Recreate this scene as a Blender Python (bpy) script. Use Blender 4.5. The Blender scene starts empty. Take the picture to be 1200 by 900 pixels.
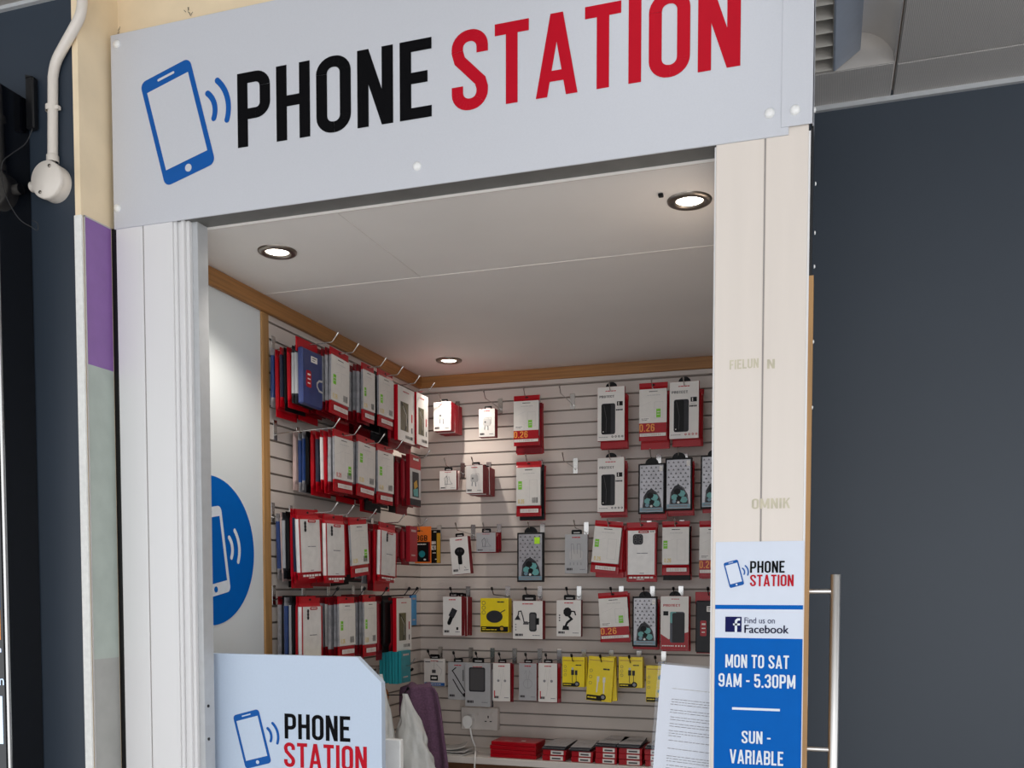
import bpy, math, random
from mathutils import Vector, Matrix
random.seed(7)
C = bpy.context.scene.collection
PI = math.pi

# ---------------------------------------------------------------- camera model
F, PX, PY = 1122., 600., 742.
YAW, PIT, EZ = math.radians(18.0), -math.radians(2.67), 1.58
def ray(x, y):
    u = (x-PX)/F; v = -(y-PY)/F
    cy, sy = math.cos(PIT), math.sin(PIT)
    d = (u, cy - v*sy, sy + v*cy)
    c, s = math.cos(YAW), math.sin(YAW)
    return (d[0]*c-d[1]*s, d[0]*s+d[1]*c, d[2])
def onY(x, y, Y): d = ray(x, y); t = Y/d[1]; return (d[0]*t, Y, EZ+d[2]*t)
def onX(x, y, X): d = ray(x, y); t = X/d[0]; return (X, d[1]*t, EZ+d[2]*t)
def onZ(x, y, Z): d = ray(x, y); t = (Z-EZ)/d[2]; return (d[0]*t, d[1]*t, Z)

cam = bpy.data.cameras.new('camera'); co = bpy.data.objects.new('camera', cam); C.objects.link(co)
cam.sensor_width = 36; cam.lens = F/1200*36
cam.shift_x = (600-PX)/1200; cam.shift_y = (PY-450)/1200
cam.clip_start = .05
co.location = (0, 0, EZ); co.rotation_euler = (PI/2+PIT, 0, YAW)
bpy.context.scene.camera = co

# ---------------------------------------------------------------- materials
def lin(c): return tuple(((v/255)/12.92 if v/255 <= .04045 else ((v/255+.055)/1.055)**2.4) for v in c)
MATS = {}
def mat(name, rgb, rough=.5, metal=0, var=.04, scale=40, bump=0, spec=.5, emit=None, es=0, alpha=1, trans=0, stretch=None, coat=0):
    if name in MATS: return MATS[name]
    m = bpy.data.materials.new(name); m.use_nodes = True
    nt = m.node_tree; b = nt.nodes['Principled BSDF']
    col = lin(rgb)
    b.inputs['Roughness'].default_value = rough; b.inputs['Metallic'].default_value = metal
    b.inputs['Specular IOR Level'].default_value = spec
    b.inputs['Coat Weight'].default_value = coat
    tc = nt.nodes.new('ShaderNodeTexCoord'); mp = nt.nodes.new('ShaderNodeMapping')
    if stretch: mp.inputs['Scale'].default_value = stretch
    nt.links.new(tc.outputs['Object'], mp.inputs[0])
    n = nt.nodes.new('ShaderNodeTexNoise'); n.inputs['Scale'].default_value = scale; n.inputs['Detail'].default_value = 4
    nt.links.new(mp.outputs[0], n.inputs['Vector'])
    r = nt.nodes.new('ShaderNodeValToRGB')
    r.color_ramp.elements[0].position = .3; r.color_ramp.elements[1].position = .7
    r.color_ramp.elements[0].color = (*[max(0, v*(1-var)) for v in col], 1)
    r.color_ramp.elements[1].color = (*[min(1, v*(1+var)) for v in col], 1)
    nt.links.new(n.outputs['Fac'], r.inputs[0]); nt.links.new(r.outputs[0], b.inputs['Base Color'])
    if bump:
        bp = nt.nodes.new('ShaderNodeBump'); bp.inputs['Strength'].default_value = bump; bp.inputs['Distance'].default_value = .004
        nt.links.new(n.outputs['Fac'], bp.inputs['Height']); nt.links.new(bp.outputs[0], b.inputs['Normal'])
    if emit: b.inputs['Emission Color'].default_value = (*lin(emit), 1); b.inputs['Emission Strength'].default_value = es
    if alpha < 1: b.inputs['Alpha'].default_value = alpha
    if trans: b.inputs['Transmission Weight'].default_value = trans
    MATS[name] = m; return m

mat('sign_white', (206, 208, 214), .38, var=.015, scale=300)
mat('panel_white', (194, 209, 228), .35, var=.015, scale=200)
mat('upvc', (230, 229, 229), .3, var=.015, scale=8, stretch=(1, 1, .1))
mat('upvc_warm', (226, 216, 206), .4, var=.03, scale=20, stretch=(1, 1, .08), bump=.1)
mat('seam', (150, 144, 140), .6)
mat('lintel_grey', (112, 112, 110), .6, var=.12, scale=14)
mat('cap_white', (240, 240, 238), .3)
mat('black_ink', (10, 10, 13), .65, var=.02, spec=.08)
mat('red_ink', (188, 2, 32), .6, var=.02, spec=.2)
mat('blue_ink', (16, 88, 166), .6, var=.02, spec=.2)
mat('poster_blue', (0, 96, 184), .6, var=.02, spec=.1)
mat('poster_white', (214, 222, 236), .4, var=.01)
mat('white_ink', (225, 232, 240), .45)
mat('navy_ink', (22, 26, 82), .6, spec=.1)
mat('stain', (200, 192, 168), .55, var=.14)
mat('ceiling_board', (236, 232, 228), .6, var=.03, scale=3, bump=.03)
mat('joint', (222, 216, 210), .6)
mat('joint_grey', (222, 217, 212), .6)
mat('slat', (206, 196, 188), .42, var=.025, scale=5, stretch=(.3, .3, 1))
mat('slot', (150, 138, 128), .6)
mat('oak', (160, 112, 62), .5, var=.22, scale=16, stretch=(.25, .25, 9), bump=.08)
mat('oak_post', (172, 130, 80), .5, var=.2, scale=16, stretch=(8, 8, .3), bump=.08)
mat('wall_panel', (222, 228, 230), .45, var=.012, scale=2)
mat('cream', (244, 223, 188), .75, var=.05, scale=12, bump=.25)
mat('purple_film', (140, 100, 166), .3, var=.05, scale=25)
mat('sage_film', (176, 186, 178), .3, var=.06, scale=20)
mat('grey_film', (168, 168, 164), .35, var=.06, scale=20)
mat('film_edge', (190, 186, 184), .25)
mat('plaster_edge', (238, 238, 234), .7, var=.05, scale=90, bump=.3)
mat('navy_wall', (44, 54, 66), .42, var=.06, scale=2.2)
mat('navy_wall_right', (52, 61, 72), .5, var=.05, scale=2)
mat('gloss_black', (8, 10, 16), .08, var=.05, coat=.5)
mat('black_plastic', (16, 17, 20), .35)
mat('conduit', (226, 218, 208), .35, var=.02)
mat('chrome', (205, 203, 200), .22, metal=1)
mat('steel', (222, 220, 217), .34, metal=1, var=.05, scale=60, stretch=(1, 1, .05))
mat('nickel', (150, 142, 134), .3, metal=1)
mat('dark_wire', (48, 46, 46), .35, metal=.6)
mat('lamp_glass', (255, 250, 240), .3, emit=(255, 246, 230), es=14)
mat('red', (166, 4, 22), .32, var=.06, scale=30, spec=.3)
mat('red_dark', (122, 8, 22), .4, var=.08, spec=.25)
mat('red_matte', (142, 14, 30), .5, var=.05, spec=.25)
mat('card', (222, 218, 212), .25, var=.03, scale=50, bump=.06)
mat('boxwhite', (226, 222, 217), .35, var=.015)
mat('boxgrey', (172, 172, 174), .35, var=.03)
mat('clearbag', (146, 145, 149), .12, var=.18, scale=60, bump=.35, coat=.6)
mat('silicone', (224, 221, 217), .18, var=.06, scale=40, bump=.2, coat=.5)
mat('navy', (20, 28, 52), .45, var=.08, coat=.4)
mat('walletblue', (34, 50, 104), .5, var=.06, coat=.5)
mat('blueedge', (36, 62, 116), .3, var=.1, coat=.4)
mat('black', (12, 12, 14), .45, var=.1, spec=.2)
mat('charcoal', (44, 44, 48), .45, var=.1, spec=.25)
mat('pinkish', (198, 172, 166), .4, var=.06)
mat('green', (118, 196, 30), .45)
mat('lime', (190, 250, 20), .45)
mat('gold', (216, 190, 96), .45)
mat('orange_num', (232, 150, 60), .45)
mat('orange', (238, 118, 28), .4)
mat('mustard', (190, 146, 40), .4)
mat('yellow', (238, 212, 14), .32, var=.03)
mat('teal', (22, 130, 140), .4, var=.05)
mat('teal_soft', (92, 160, 158), .4, var=.1)
mat('pale_teal', (104, 140, 156), .35)
mat('silver_print', (158, 156, 160), .25, metal=.3, var=.15, scale=25)
mat('print_grey', (132, 132, 136), .5)
mat('print_light', (184, 182, 180), .5)
mat('print_dark', (70, 68, 70), .5)
mat('label_blue', (36, 96, 168), .4)
mat('skyblue', (70, 150, 205), .4, var=.15, scale=14)
mat('olive', (88, 84, 58), .35, var=.5, scale=22, stretch=(6, 6, 1))
mat('purple_cloth', (104, 74, 98), .95, var=.18, scale=160, bump=.6)
mat('bag_white', (220, 222, 220), .3, var=.05, scale=26, bump=1, alpha=.88)
mat('amber', (176, 104, 26), .3, var=.2)
mat('socket_white', (214, 208, 202), .3)
mat('shelf_white', (214, 208, 202), .35, var=.02)
mat('brown_panel', (96, 62, 36), .5, var=.2, scale=14, stretch=(1, 1, 8))
mat('newsprint', (196, 194, 192), .7, var=.08)
mat('paper', (226, 230, 240), .4, var=.012)
mat('sleeve', (206, 212, 222), .1, var=.02, alpha=.1)
mat('mall_ceiling', (160, 155, 150), .6, var=.03, scale=6)
mat('mall_floor', (212, 208, 203), .4, var=.06, scale=4)
mat('reflector', (190, 185, 180), .35, var=.02)
mat('fixture_blue', (150, 158, 172), .35)
mat('louvre', (205, 200, 192), .35)
mat('edge_strip', (186, 188, 190), .35)
mat('screen_lit', (200, 215, 235), .3, emit=(180, 205, 235), es=.9)
mat('screen_blue', (30, 110, 190), .3, emit=(30, 110, 190), es=.5)
mat('screen_orange', (200, 130, 50), .3, emit=(200, 130, 50), es=.4)

# perforated metal ceiling tile: fine ribs
def perforated():
    m = bpy.data.materials.new('perforated_metal'); m.use_nodes = True; nt = m.node_tree; b = nt.nodes['Principled BSDF']
    tc = nt.nodes.new('ShaderNodeTexCoord'); w = nt.nodes.new('ShaderNodeTexWave'); w.wave_type = 'BANDS'; w.bands_direction = 'X'
    w.inputs['Scale'].default_value = 80
    nt.links.new(tc.outputs['Object'], w.inputs['Vector'])
    r = nt.nodes.new('ShaderNodeValToRGB')
    r.color_ramp.elements[0].color = (*lin((178, 174, 171)), 1); r.color_ramp.elements[1].color = (*lin((212, 208, 204)), 1)
    nt.links.new(w.outputs['Fac'], r.inputs[0]); nt.links.new(r.outputs[0], b.inputs['Base Color'])
    bp = nt.nodes.new('ShaderNodeBump'); bp.inputs['Strength'].default_value = .3; bp.inputs['Distance'].default_value = .002
    nt.links.new(w.outputs['Fac'], bp.inputs['Height']); nt.links.new(bp.outputs[0], b.inputs['Normal'])
    b.inputs['Roughness'].default_value = .55
    MATS['perforated'] = m
perforated()

# ---------------------------------------------------------------- mesh builder
class MB:
    def __init__(s): s.v = []; s.f = []; s.m = []; s.names = []; s.smooth = []
    def mi(s, name):
        if name not in s.names: s.names.append(name)
        return s.names.index(name)
    def add(s, verts, faces, m, smooth=False):
        o = len(s.v); k = s.mi(m); s.v += [tuple(p) for p in verts]
        for f in faces: s.f.append([i+o for i in f]); s.m.append(k); s.smooth.append(smooth)
        return s
    def box(s, a, b, m, bev=0):
        x0, y0, z0 = a; x1, y1, z1 = b
        if x0 > x1: x0, x1 = x1, x0
        if y0 > y1: y0, y1 = y1, y0
        if z0 > z1: z0, z1 = z1, z0
        if bev <= 0:
            v = [(x0,y0,z0),(x1,y0,z0),(x1,y1,z0),(x0,y1,z0),(x0,y0,z1),(x1,y0,z1),(x1,y1,z1),(x0,y1,z1)]
            return s.add(v, [(0,3,2,1),(4,5,6,7),(0,1,5,4),(1,2,6,5),(2,3,7,6),(3,0,4,7)], m)
        e = min(bev, (x1-x0)*.45, (y1-y0)*.45, (z1-z0)*.45)
        # chamfered box: 24 verts
        xs, ys, zs = (x0, x1), (y0, y1), (z0, z1); v = []; idx = {}
        for i in (0, 1):
            for j in (0, 1):
                for k in (0, 1):
                    sx, sy, sz = (1-2*i), (1-2*j), (1-2*k)
                    X, Y, Z = xs[i], ys[j], zs[k]
                    idx[i,j,k,'x'] = len(v); v.append((X, Y+sy*e, Z+sz*e))
                    idx[i,j,k,'y'] = len(v); v.append((X+sx*e, Y, Z+sz*e))
                    idx[i,j,k,'z'] = len(v); v.append((X+sx*e, Y+sy*e, Z))
        fs = []
        for i in (0,1): fs.append([idx[i,j,k,'x'] for j,k in ((0,0),(1,0),(1,1),(0,1))])
        for j in (0,1): fs.append([idx[i,j,k,'y'] for i,k in ((0,0),(1,0),(1,1),(0,1))])
        for k in (0,1): fs.append([idx[i,j,k,'z'] for i,j in ((0,0),(1,0),(1,1),(0,1))])
        for i in (0,1):
            for j in (0,1): fs.append([idx[i,j,0,'x'], idx[i,j,1,'x'], idx[i,j,1,'y'], idx[i,j,0,'y']])
            for k in (0,1): fs.append([idx[i,0,k,'x'], idx[i,1,k,'x'], idx[i,1,k,'z'], idx[i,0,k,'z']])
        for j in (0,1):
            for k in (0,1): fs.append([idx[0,j,k,'y'], idx[1,j,k,'y'], idx[1,j,k,'z'], idx[0,j,k,'z']])
        for i in (0,1):
            for j in (0,1):
                for k in (0,1): fs.append([idx[i,j,k,'x'], idx[i,j,k,'y'], idx[i,j,k,'z']])
        return s.add(v, fs, m)
    def prism(s, poly, y0, y1, m):            # poly in (x,z), extruded along y
        n = len(poly)
        v = [(p[0], y0, p[1]) for p in poly] + [(p[0], y1, p[1]) for p in poly]
        f = [list(range(n)), list(range(2*n-1, n-1, -1))] + [(i, i+n, (i+1) % n+n, (i+1) % n) for i in range(n)]
        return s.add(v, f, m)
    def poly(s, pts, y, m): return s.add([(p[0], y, p[1]) for p in pts], [list(range(len(pts)))], m)
    def tube(s, path, r, m, n=10, caps=True):
        P = [Vector(p) for p in path]; rr = r if isinstance(r, (list, tuple)) else [r]*len(P); v = []; f = []
        up = None
        for i, p in enumerate(P):
            t = (P[min(i+1, len(P)-1)]-P[max(i-1, 0)]).normalized()
            if up is None:
                up = Vector((0, 0, 1)) if abs(t.z) < .9 else Vector((1, 0, 0))
            a = t.cross(up).normalized(); b = a.cross(t).normalized(); up = b
            for k in range(n):
                an = 2*PI*k/n; v.append(p + a*math.cos(an)*rr[i] + b*math.sin(an)*rr[i])
        for i in range(len(P)-1):
            for k in range(n): f.append((i*n+k, i*n+(k+1) % n, (i+1)*n+(k+1) % n, (i+1)*n+k))
        s.add(v, f, m, True)
        if caps:
            s.add(v[:n], [list(range(n))], m); s.add(v[-n:], [list(range(n))], m)
        return s
    def lathe(s, prof, m, n=32, origin=(0,0,0), axis='z'):   # prof (r, h)
        v = []; f = []
        for r, h in prof:
            for k in range(n):
                a = 2*PI*k/n; c, q = r*math.cos(a), r*math.sin(a)
                if axis == 'z': p = (c, q, h)
                elif axis == 'y': p = (c, h, q)
                else: p = (h, c, q)
                v.append((p[0]+origin[0], p[1]+origin[1], p[2]+origin[2]))
        for i in range(len(prof)-1):
            for k in range(n): f.append((i*n+k, i*n+(k+1) % n, (i+1)*n+(k+1) % n, (i+1)*n+k))
        return s.add(v, f, m, True)
    def build(s, name, parent=None, loc=None):
        me = bpy.data.meshes.new(name); me.from_pydata(s.v, [], s.f)
        for n in s.names: me.materials.append(MATS[n])
        me.polygons.foreach_set('material_index', s.m); me.polygons.foreach_set('use_smooth', s.smooth)
        me.update()
        o = bpy.data.objects.new(name, me); C.objects.link(o)
        if parent: o.parent = parent
        if loc: o.location = loc
        return o
    def structure(s, name, parent=None):
        o = s.build(name, parent)
        if not parent: o['kind'] = 'structure'
        return o
def tag(o, label=None, cat=None, group=None, kind=None):
    if label: o['label'] = label
    if cat: o['category'] = cat
    if group: o['group'] = group
    if kind: o['kind'] = kind
    return o
def empty(name, loc, label, cat, group=None, rot=(0,0,0)):
    o = bpy.data.objects.new(name, None); C.objects.link(o); o.location = loc; o.rotation_euler = rot
    o.empty_display_size = .02
    return tag(o, label, cat, group)
def copy_tree(o, parent=None):
    c = o.copy(); C.objects.link(c); c.parent = parent
    for ch in [k for k in o.children]: copy_tree(ch, c)
    return c
def smooth_by_angle(o, mod=True):
    for p in o.data.polygons: p.use_smooth = True

# ---------------------------------------------------------------- lettering
def strokepoly(pts, t, closed=False):
    """quads of constant width t with mitred joints along a 2D polyline"""
    n = len(pts); L = []; R = []
    for i in range(n):
        p = Vector(pts[i])
        if closed: a = Vector(pts[(i-1) % n]); b = Vector(pts[(i+1) % n])
        else: a = Vector(pts[max(i-1, 0)]); b = Vector(pts[min(i+1, n-1)])
        d1 = (p-a); d2 = (b-p)
        if d1.length < 1e-9: d1 = d2
        if d2.length < 1e-9: d2 = d1
        d1 = d1.normalized(); d2 = d2.normalized(); n1 = Vector((-d1.y, d1.x)); n2 = Vector((-d2.y, d2.x))
        m = (n1+n2).normalized(); k = (t/2)/max(.35, m.dot(n1))
        L.append(p+m*k); R.append(p-m*k)
    q = []
    for i in range(n if closed else n-1):
        j = (i+1) % n; q.append([tuple(L[i]), tuple(L[j]), tuple(R[j]), tuple(R[i])])
    return q
def arc(cx, cy, r, a0, a1, n=7, ry=None):
    return [(cx+r*math.cos(math.radians(a0+(a1-a0)*i/n)), cy+(ry or r)*math.sin(math.radians(a0+(a1-a0)*i/n))) for i in range(n+1)]
def glyph(ch):
    t = .145; W = .46; h = t/2; l, r, b, tp = h, W-h, h, 1-h; R = .15; q = []
    def S(p, closed=False): q.extend(strokepoly(p, t, closed))
    if ch == ' ': return [], .17
    if ch == 'I': S([(h, 0), (h, 1)]); return q, t
    if ch == '.': return [[(0, 0), (t, 0), (t, t), (0, t)]], t
    if ch == '-': return [[(0, .40), (.26, .40), (.26, .53), (0, .53)]], .26
    if ch in 'O0':
        S(arc(r-R, tp-R, R, 0, 90)+arc(l+R, tp-R, R, 90, 180)+arc(l+R, b+R, R, 180, 270)+arc(r-R, b+R, R, 270, 360), True); return q, W
    if ch == 'U': S([(l, 1), (l, b+R)]+arc(l+R, b+R, R, 180, 270)+arc(r-R, b+R, R, 270, 360)+[(r, 1)]); return q, W
    if ch in 'PR B'.replace(' ', ''):
        S([(l, 0), (l, 1)]); m = .44 if ch == 'P' else .50
        S([(l, tp)]+arc(r-.13, tp-.13, .13, 90, 0)+arc(r-.13, m+.13, .13, 0, -90)+[(l, m)])
        if ch == 'R': S(arc(r-.14, m-.12, .12, 90, 0)+[(r-.02, .1), (r+.01, 0)])
        if ch == 'B': S([(l, m)]+arc(r-.13, m-.13, .13, 90, 0)+arc(r-.13, b+.13, .13, 0, -90)+[(l, b)])
        return q, W
    if ch == 'H': S([(l, 0), (l, 1)]); S([(r, 0), (r, 1)]); S([(l, .52), (r, .52)]); return q, W
    if ch == 'E':
        W2 = .40; S([(l, 0), (l, 1)]); S([(l, b), (W2, b)]); S([(l, tp), (W2, tp)]); S([(l, .52), (W2-.05, .52)]); return q, W2
    if ch == 'K': S([(l, 0), (l, 1)]); q.append([(t, .42), (t, .62), (W-t, 1), (W, 1)]); q.append([(t+.02, .6), (t+.12, .7), (W, 0), (W-t, 0)]); return q, W
    if ch == 'L': S([(l, 0), (l, 1)]); S([(l, b), (.38, b)]); return q, .38
    if ch == 'F': S([(l, 0), (l, 1)]); S([(l, tp), (.38, tp)]); S([(l, .5), (.33, .5)]); return q, .38
    if ch == 'T': S([(.21, 0), (.21, 1)]); S([(0, tp), (.42, tp)]); return q, .42
    if ch == 'N':
        S([(l, 0), (l, 1)]); S([(r, 0), (r, 1)]); q.append([(0, 1), (t, 1), (W, 0), (W-t, 0)]); return q, W
    if ch == 'M':
        W2 = .60; S([(l, 0), (l, 1)]); S([(W2-h, 0), (W2-h, 1)]); c = W2/2
        q.append([(0, 1), (t*1.1, 1), (c+.05, .12), (c-.06, .12)]); q.append([(W2, 1), (W2-t*1.1, 1), (c-.05, .12), (c+.06, .12)]); return q, W2
    if ch in 'AV':
        W2 = .50; c = W2/2; z = (lambda y: y) if ch == 'A' else (lambda y: 1-y)
        q.append([(0, z(0)), (t*.95, z(0)), (c+.06, z(1)), (c-.075, z(1))]); q.append([(W2, z(0)), (W2-t*.95, z(0)), (c-.06, z(1)), (c+.075, z(1))])
        if ch == 'A': q.append([(.11, .18), (W2-.11, .18), (W2-.13, .31), (.13, .31)])
        return q, W2
    if ch == 'S':
        S([(r, .70), (r, tp-R)]+arc(r-R, tp-R, R, 0, 90)+arc(l+R, tp-R, R, 90, 180)+[(l, .74), (l+.03, .63), (l+.11, .545), (r-.10, .43), (r-.025, .35), (r, .26)]
          + arc(r-R, b+R, R, 0, -90)+arc(l+R, b+R, R, 270, 180)+[(l, .31)]); return q, W
    if ch == '3':
        S([(l, .72), (l, tp-R)]+arc(l+R, tp-R, R, 180, 90)+arc(r-R, tp-R, R, 90, 0)+[(r, .64), (r-.08, .525), (r-.2, .515)])
        S([(r-.2, .515), (r-.08, .505), (r, .40)]+arc(r-R, b+R, R, 0, -90)+arc(l+R, b+R, R, 270, 180)+[(l, .28)]); return q, W
    if ch == '5':
        S([(.41, tp), (l+.01, tp), (l, .5)]); S([(l, .47), (l+.1, .585), (r-R, .60)]+arc(r-R, .60-R, R, 90, 0)+arc(r-R, b+R, R, 0, -90)+arc(l+R, b+R, R, 270, 180)+[(l, .28)]); return q, W
    if ch in '96':
        z = (lambda p: p) if ch == '9' else (lambda p: (W-p[0], 1-p[1]))
        S([z(p) for p in arc(r-R, tp-R, R, 0, 90)+arc(l+R, tp-R, R, 90, 180)+arc(l+R, .42+R, R, 180, 270)+[(r-.08, .44), (r, .50)]])
        S([z(p) for p in [(r, tp-R), (r, b+R)]+arc(r-R, b+R, R, 0, -90)+arc(l+R, b+R, R, 270, 180)+[(l, .26)]]); return q, W
    if ch == '2':
        S([(l, .70), (l, tp-R)]+arc(l+R, tp-R, R, 180, 90)+arc(r-R, tp-R, R, 90, 0)+[(r, .66), (r-.06, .5), (l+.04, .24), (l, .14), (l, b)]); S([(l-.02, b), (W, b)]); return q, W
    if ch == '8': 
        S(arc(r-R, tp-R, R, 0, 90)+arc(l+R, tp-R, R, 90, 180)+arc(l+R, .52+R, R, 180, 270)+arc(r-R, .52+R, R, 270, 360), True)
        S(arc(r-R, .52-R, R, 0, 90)+arc(l+R, .52-R, R, 90, 180)+arc(l+R, b+R, R, 180, 270)+arc(r-R, b+R, R, 270, 360), True); return q, W
    if ch in 'GC':
        S([(r, .68), (r, tp-R)]+arc(r-R, tp-R, R, 0, 90)+arc(l+R, tp-R, R, 90, 180)+arc(l+R, b+R, R, 180, 270)+arc(r-R, b+R, R, 270, 360)+[(r, .32 if ch == 'C' else .48)])
        if ch == 'G': S([(.24, .48), (W, .48)])
        return q, W
    return [[(0, 0), (.4, 0), (.4, 1), (0, 1)]], .4
def text_quads(s, x0, x1, z0, z1, gap=.085):
    out = []; x = 0
    for i, ch in enumerate(s):
        g, w = glyph(ch)
        out += [[(p[0]+x, p[1]) for p in q] for q in g]; x += w+(gap if i < len(s)-1 else 0)
    return [[(x0+(p[0]/x)*(x1-x0), z0+p[1]*(z1-z0)) for p in q] for q in out]
def word(mb, s, x0, x1, z0, z1, y, m, gap=.085):
    for i, q in enumerate(text_quads(s, x0, x1, z0, z1, gap)): mb.poly(q, y-.00004*(i % 9), m)
def rrect(cx, cz, w, h, r, n=5):
    w2, h2 = w/2, h/2
    return (arc(cx+w2-r, cz+h2-r, r, 0, 90, n)+arc(cx-w2+r, cz+h2-r, r, 90, 180, n)+arc(cx-w2+r, cz-h2+r, r, 180, 270, n)+arc(cx+w2-r, cz-h2+r, r, 270, 360, n))
def font_quads(mb, s, x0, x1, z0, z1, y, m):
    cu = bpy.data.curves.new('t', 'FONT'); cu.body = s; ob = bpy.data.objects.new('t', cu); C.objects.link(ob)
    bpy.context.view_layer.update()
    me = bpy.data.meshes.new_from_object(ob.evaluated_get(bpy.context.evaluated_depsgraph_get()))
    vs = [v.co.copy() for v in me.vertices]; fs = [list(p.vertices) for p in me.polygons]
    bpy.data.objects.remove(ob); bpy.data.meshes.remove(me)
    xa = min(v.x for v in vs); xb = max(v.x for v in vs); ya = min(v.y for v in vs); yb = max(v.y for v in vs)
    mb.add([(x0+(v.x-xa)/(xb-xa)*(x1-x0), y, z0+(v.y-ya)/(yb-ya)*(z1-z0)) for v in vs], fs, m)
def phone_logo(parent, cx, cz, H, y, ink, paper, tilt=15, to=lambda p: p):
    """phone outline leaning left with two signal arcs; cx, cz = centre of the phone"""
    a = math.radians(tilt); ca, sa = math.cos(a), math.sin(a)
    def T(p): x, z = p[0]*H, p[1]*H; return (cx+x*ca-z*sa, cz+x*sa+z*ca)
    mb = MB(); W = .56
    mb.poly([T(p) for p in rrect(0, 0, W, 1, .065, 6)], y, ink)
    mb.poly([T(p) for p in [(-W/2+.05, -.36), (W/2-.05, -.36), (W/2-.05, .385), (-W/2+.05, .385)]], y-.0003, paper)
    mb.poly([T(p) for p in rrect(0, .445, .19, .022, .0105, 4)], y-.0003, paper)
    mb.poly([T(p) for p in arc(0, -.43, .035, 0, 345, 23)], y-.0003, paper)
    o = mb.build('phone_symbol', parent)
    mb = MB()
    for R, sp in ((.19, 38), (.33, 34)):
        pts = arc(W/2-.06, .0, R, -sp, sp, 14)
        for q in strokepoly(pts, .052): mb.poly([T(p) for p in q], y, ink)
        for e in (pts[0], pts[-1]): mb.poly([T(p) for p in arc(e[0], e[1], .026, 0, 340, 17)], y-.0001, ink)
    mb.build('signal_arcs', parent)

# ---------------------------------------------------------------- dimensions
XL, YB, CE = -1.472, 3.395, 2.38
YF = 1.80
CZ = 2.85
YR = 2.72
SLOT0, DS = 1.577, .0463
def slot(k): return SLOT0+DS*k

# ---------------------------------------------------------------- room shell
MB().box((-6, -4, -.02), (6, 4, 0), 'mall_floor').structure('floor')
# slatted walls: boards separated by T-slots
def slatwall(name, along, a0, a1, z0, z1, place, flip=1):
    mb = MB(); k = math.floor((z0-SLOT0)/DS)
    def B(u0, u1, d0, d1, za, zb, m):
        if place == 'back': mb.box((u0, YB-d1, za), (u1, YB-d0, zb), m)
        elif place == 'left': mb.box((XL+d0, u0, za), (XL+d1, u1, zb), m)
        else: mb.box((along-d1, u0, za), (along-d0, u1, zb), m)
    B(a0, a1, -.03, -.011, z0, z1, 'slot')
    while slot(k) < z1:
        za, zb = max(z0, slot(k)+.0030), min(z1, slot(k+1)-.0030)
        if zb > za+.002:
            B(a0, a1, -.012, 0, za, zb, 'slat')
        # aluminium lip sitting in the groove under each board
        B(a0, a1, -.012, -.006, slot(k+1)-.0030, slot(k+1)-.0014, 'seam')
        k += 1
    return mb.structure(name)
slatwall('wall_back', None, XL-.03, -.16, .0, 2.345, 'back')
slatwall('wall_left', None, 2.33, YB+.03, .0, 2.345, 'left')
slatwall('wall_right', -.19, 1.86, YB, .0, 2.345, 'right')
mb = MB(); mb.box((XL-.03, 1.84, 0), (XL, 2.325, 2.36), 'wall_panel'); o = mb.structure('wall_left_front')
# kiosk ceiling
mb = MB(); mb.box((XL-.03, 1.862, CE), (-.16, YB+.03, CE+.03), 'ceiling_board')
ceil = mb.structure('ceiling')
mb = MB()
p0, p1 = onZ(314, 344.5, CE), onZ(836, 287, CE); yj = (p0[1]+p1[1])/2
mb.box((XL, yj-.0012, CE-.0012), (-.16, yj+.0012, CE), 'joint')
q0, q1 = onZ(395, 250, CE), onZ(478, 312, CE); xj = (q0[0]+q1[0])/2
mb.box((xj-.001, 1.866, CE-.001), (xj+.001, yj-.0012, CE), 'joint_grey')
mb.structure('trim_1')
# oak cornice along the two walls
mb = MB(); mb.box((XL, 1.84, CE-.044), (XL+.014, YB-.014, CE), 'oak', .002); mb.structure('trim_2')
mb = MB(); mb.box((XL, YB-.014, CE-.042), (-.19, YB, CE), 'oak', .002); mb.structure('trim_3')
mb = MB(); mb.box((XL, 2.306, 0), (XL+.006, 2.340, CE-.0445), 'oak_post', .001); mb.structure('trim_4')
mb = MB(); mb.box((XL, YB-.008, 2.322), (-.19, YB+.0, CE-.0425), 'slat'); mb.structure('trim_5')

# column to the left of the kiosk
mb = MB(); mb.box((-4, 1.71, 0), (-1.545, 1.9, CZ), 'navy_wall'); mb.structure('wall_navy_left')
mb = MB(); mb.box((-1.545, 1.7095, 0), (-1.53, 1.99, CZ+.2), 'cream'); mb.structure('wall_column')
mb = MB(); mb.box((-1.53, 1.835, 2.43), (-.04, 1.99, CZ+.2), 'cream'); mb.structure('wall_above_sign')
mb = MB(); mb.box((-1.5475, 1.7075, 0), (-1.5285, 1.7135, onX(103, 253, -1.53)[2]-.005), 'plaster_edge', .0008); mb.structure('trim_6')
z1 = onX(118, 264, -1.53)[2]; z2 = onX(123, 433, -1.53)[2]; z3 = onX(128, 771, -1.53)[2]
fe = empty('column_film', (-1.529, 1.755, z2), 'tall glossy strip in purple above sage green and grey on the cream column side', 'wall panel')
def film(za, zb, m, nm):
    b = MB(); b.box((0, -.0375, za-z2), (.002, .042, zb-z2), m); b.build(nm, fe)
film(z2, z1, 'purple_film', 'purple_section'); film(z3, z2, 'sage_film', 'sage_section'); film(.0, z3, 'grey_film', 'grey_section')
b = MB(); b.box((.0, -.0395, -z2), (.003, -.0378, z1-z2+.002), 'film_edge'); b.box((0, -.0395, z1-z2), (.003, .042, z1-z2+.003), 'film_edge'); b.build('edge_trim', fe)
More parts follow.
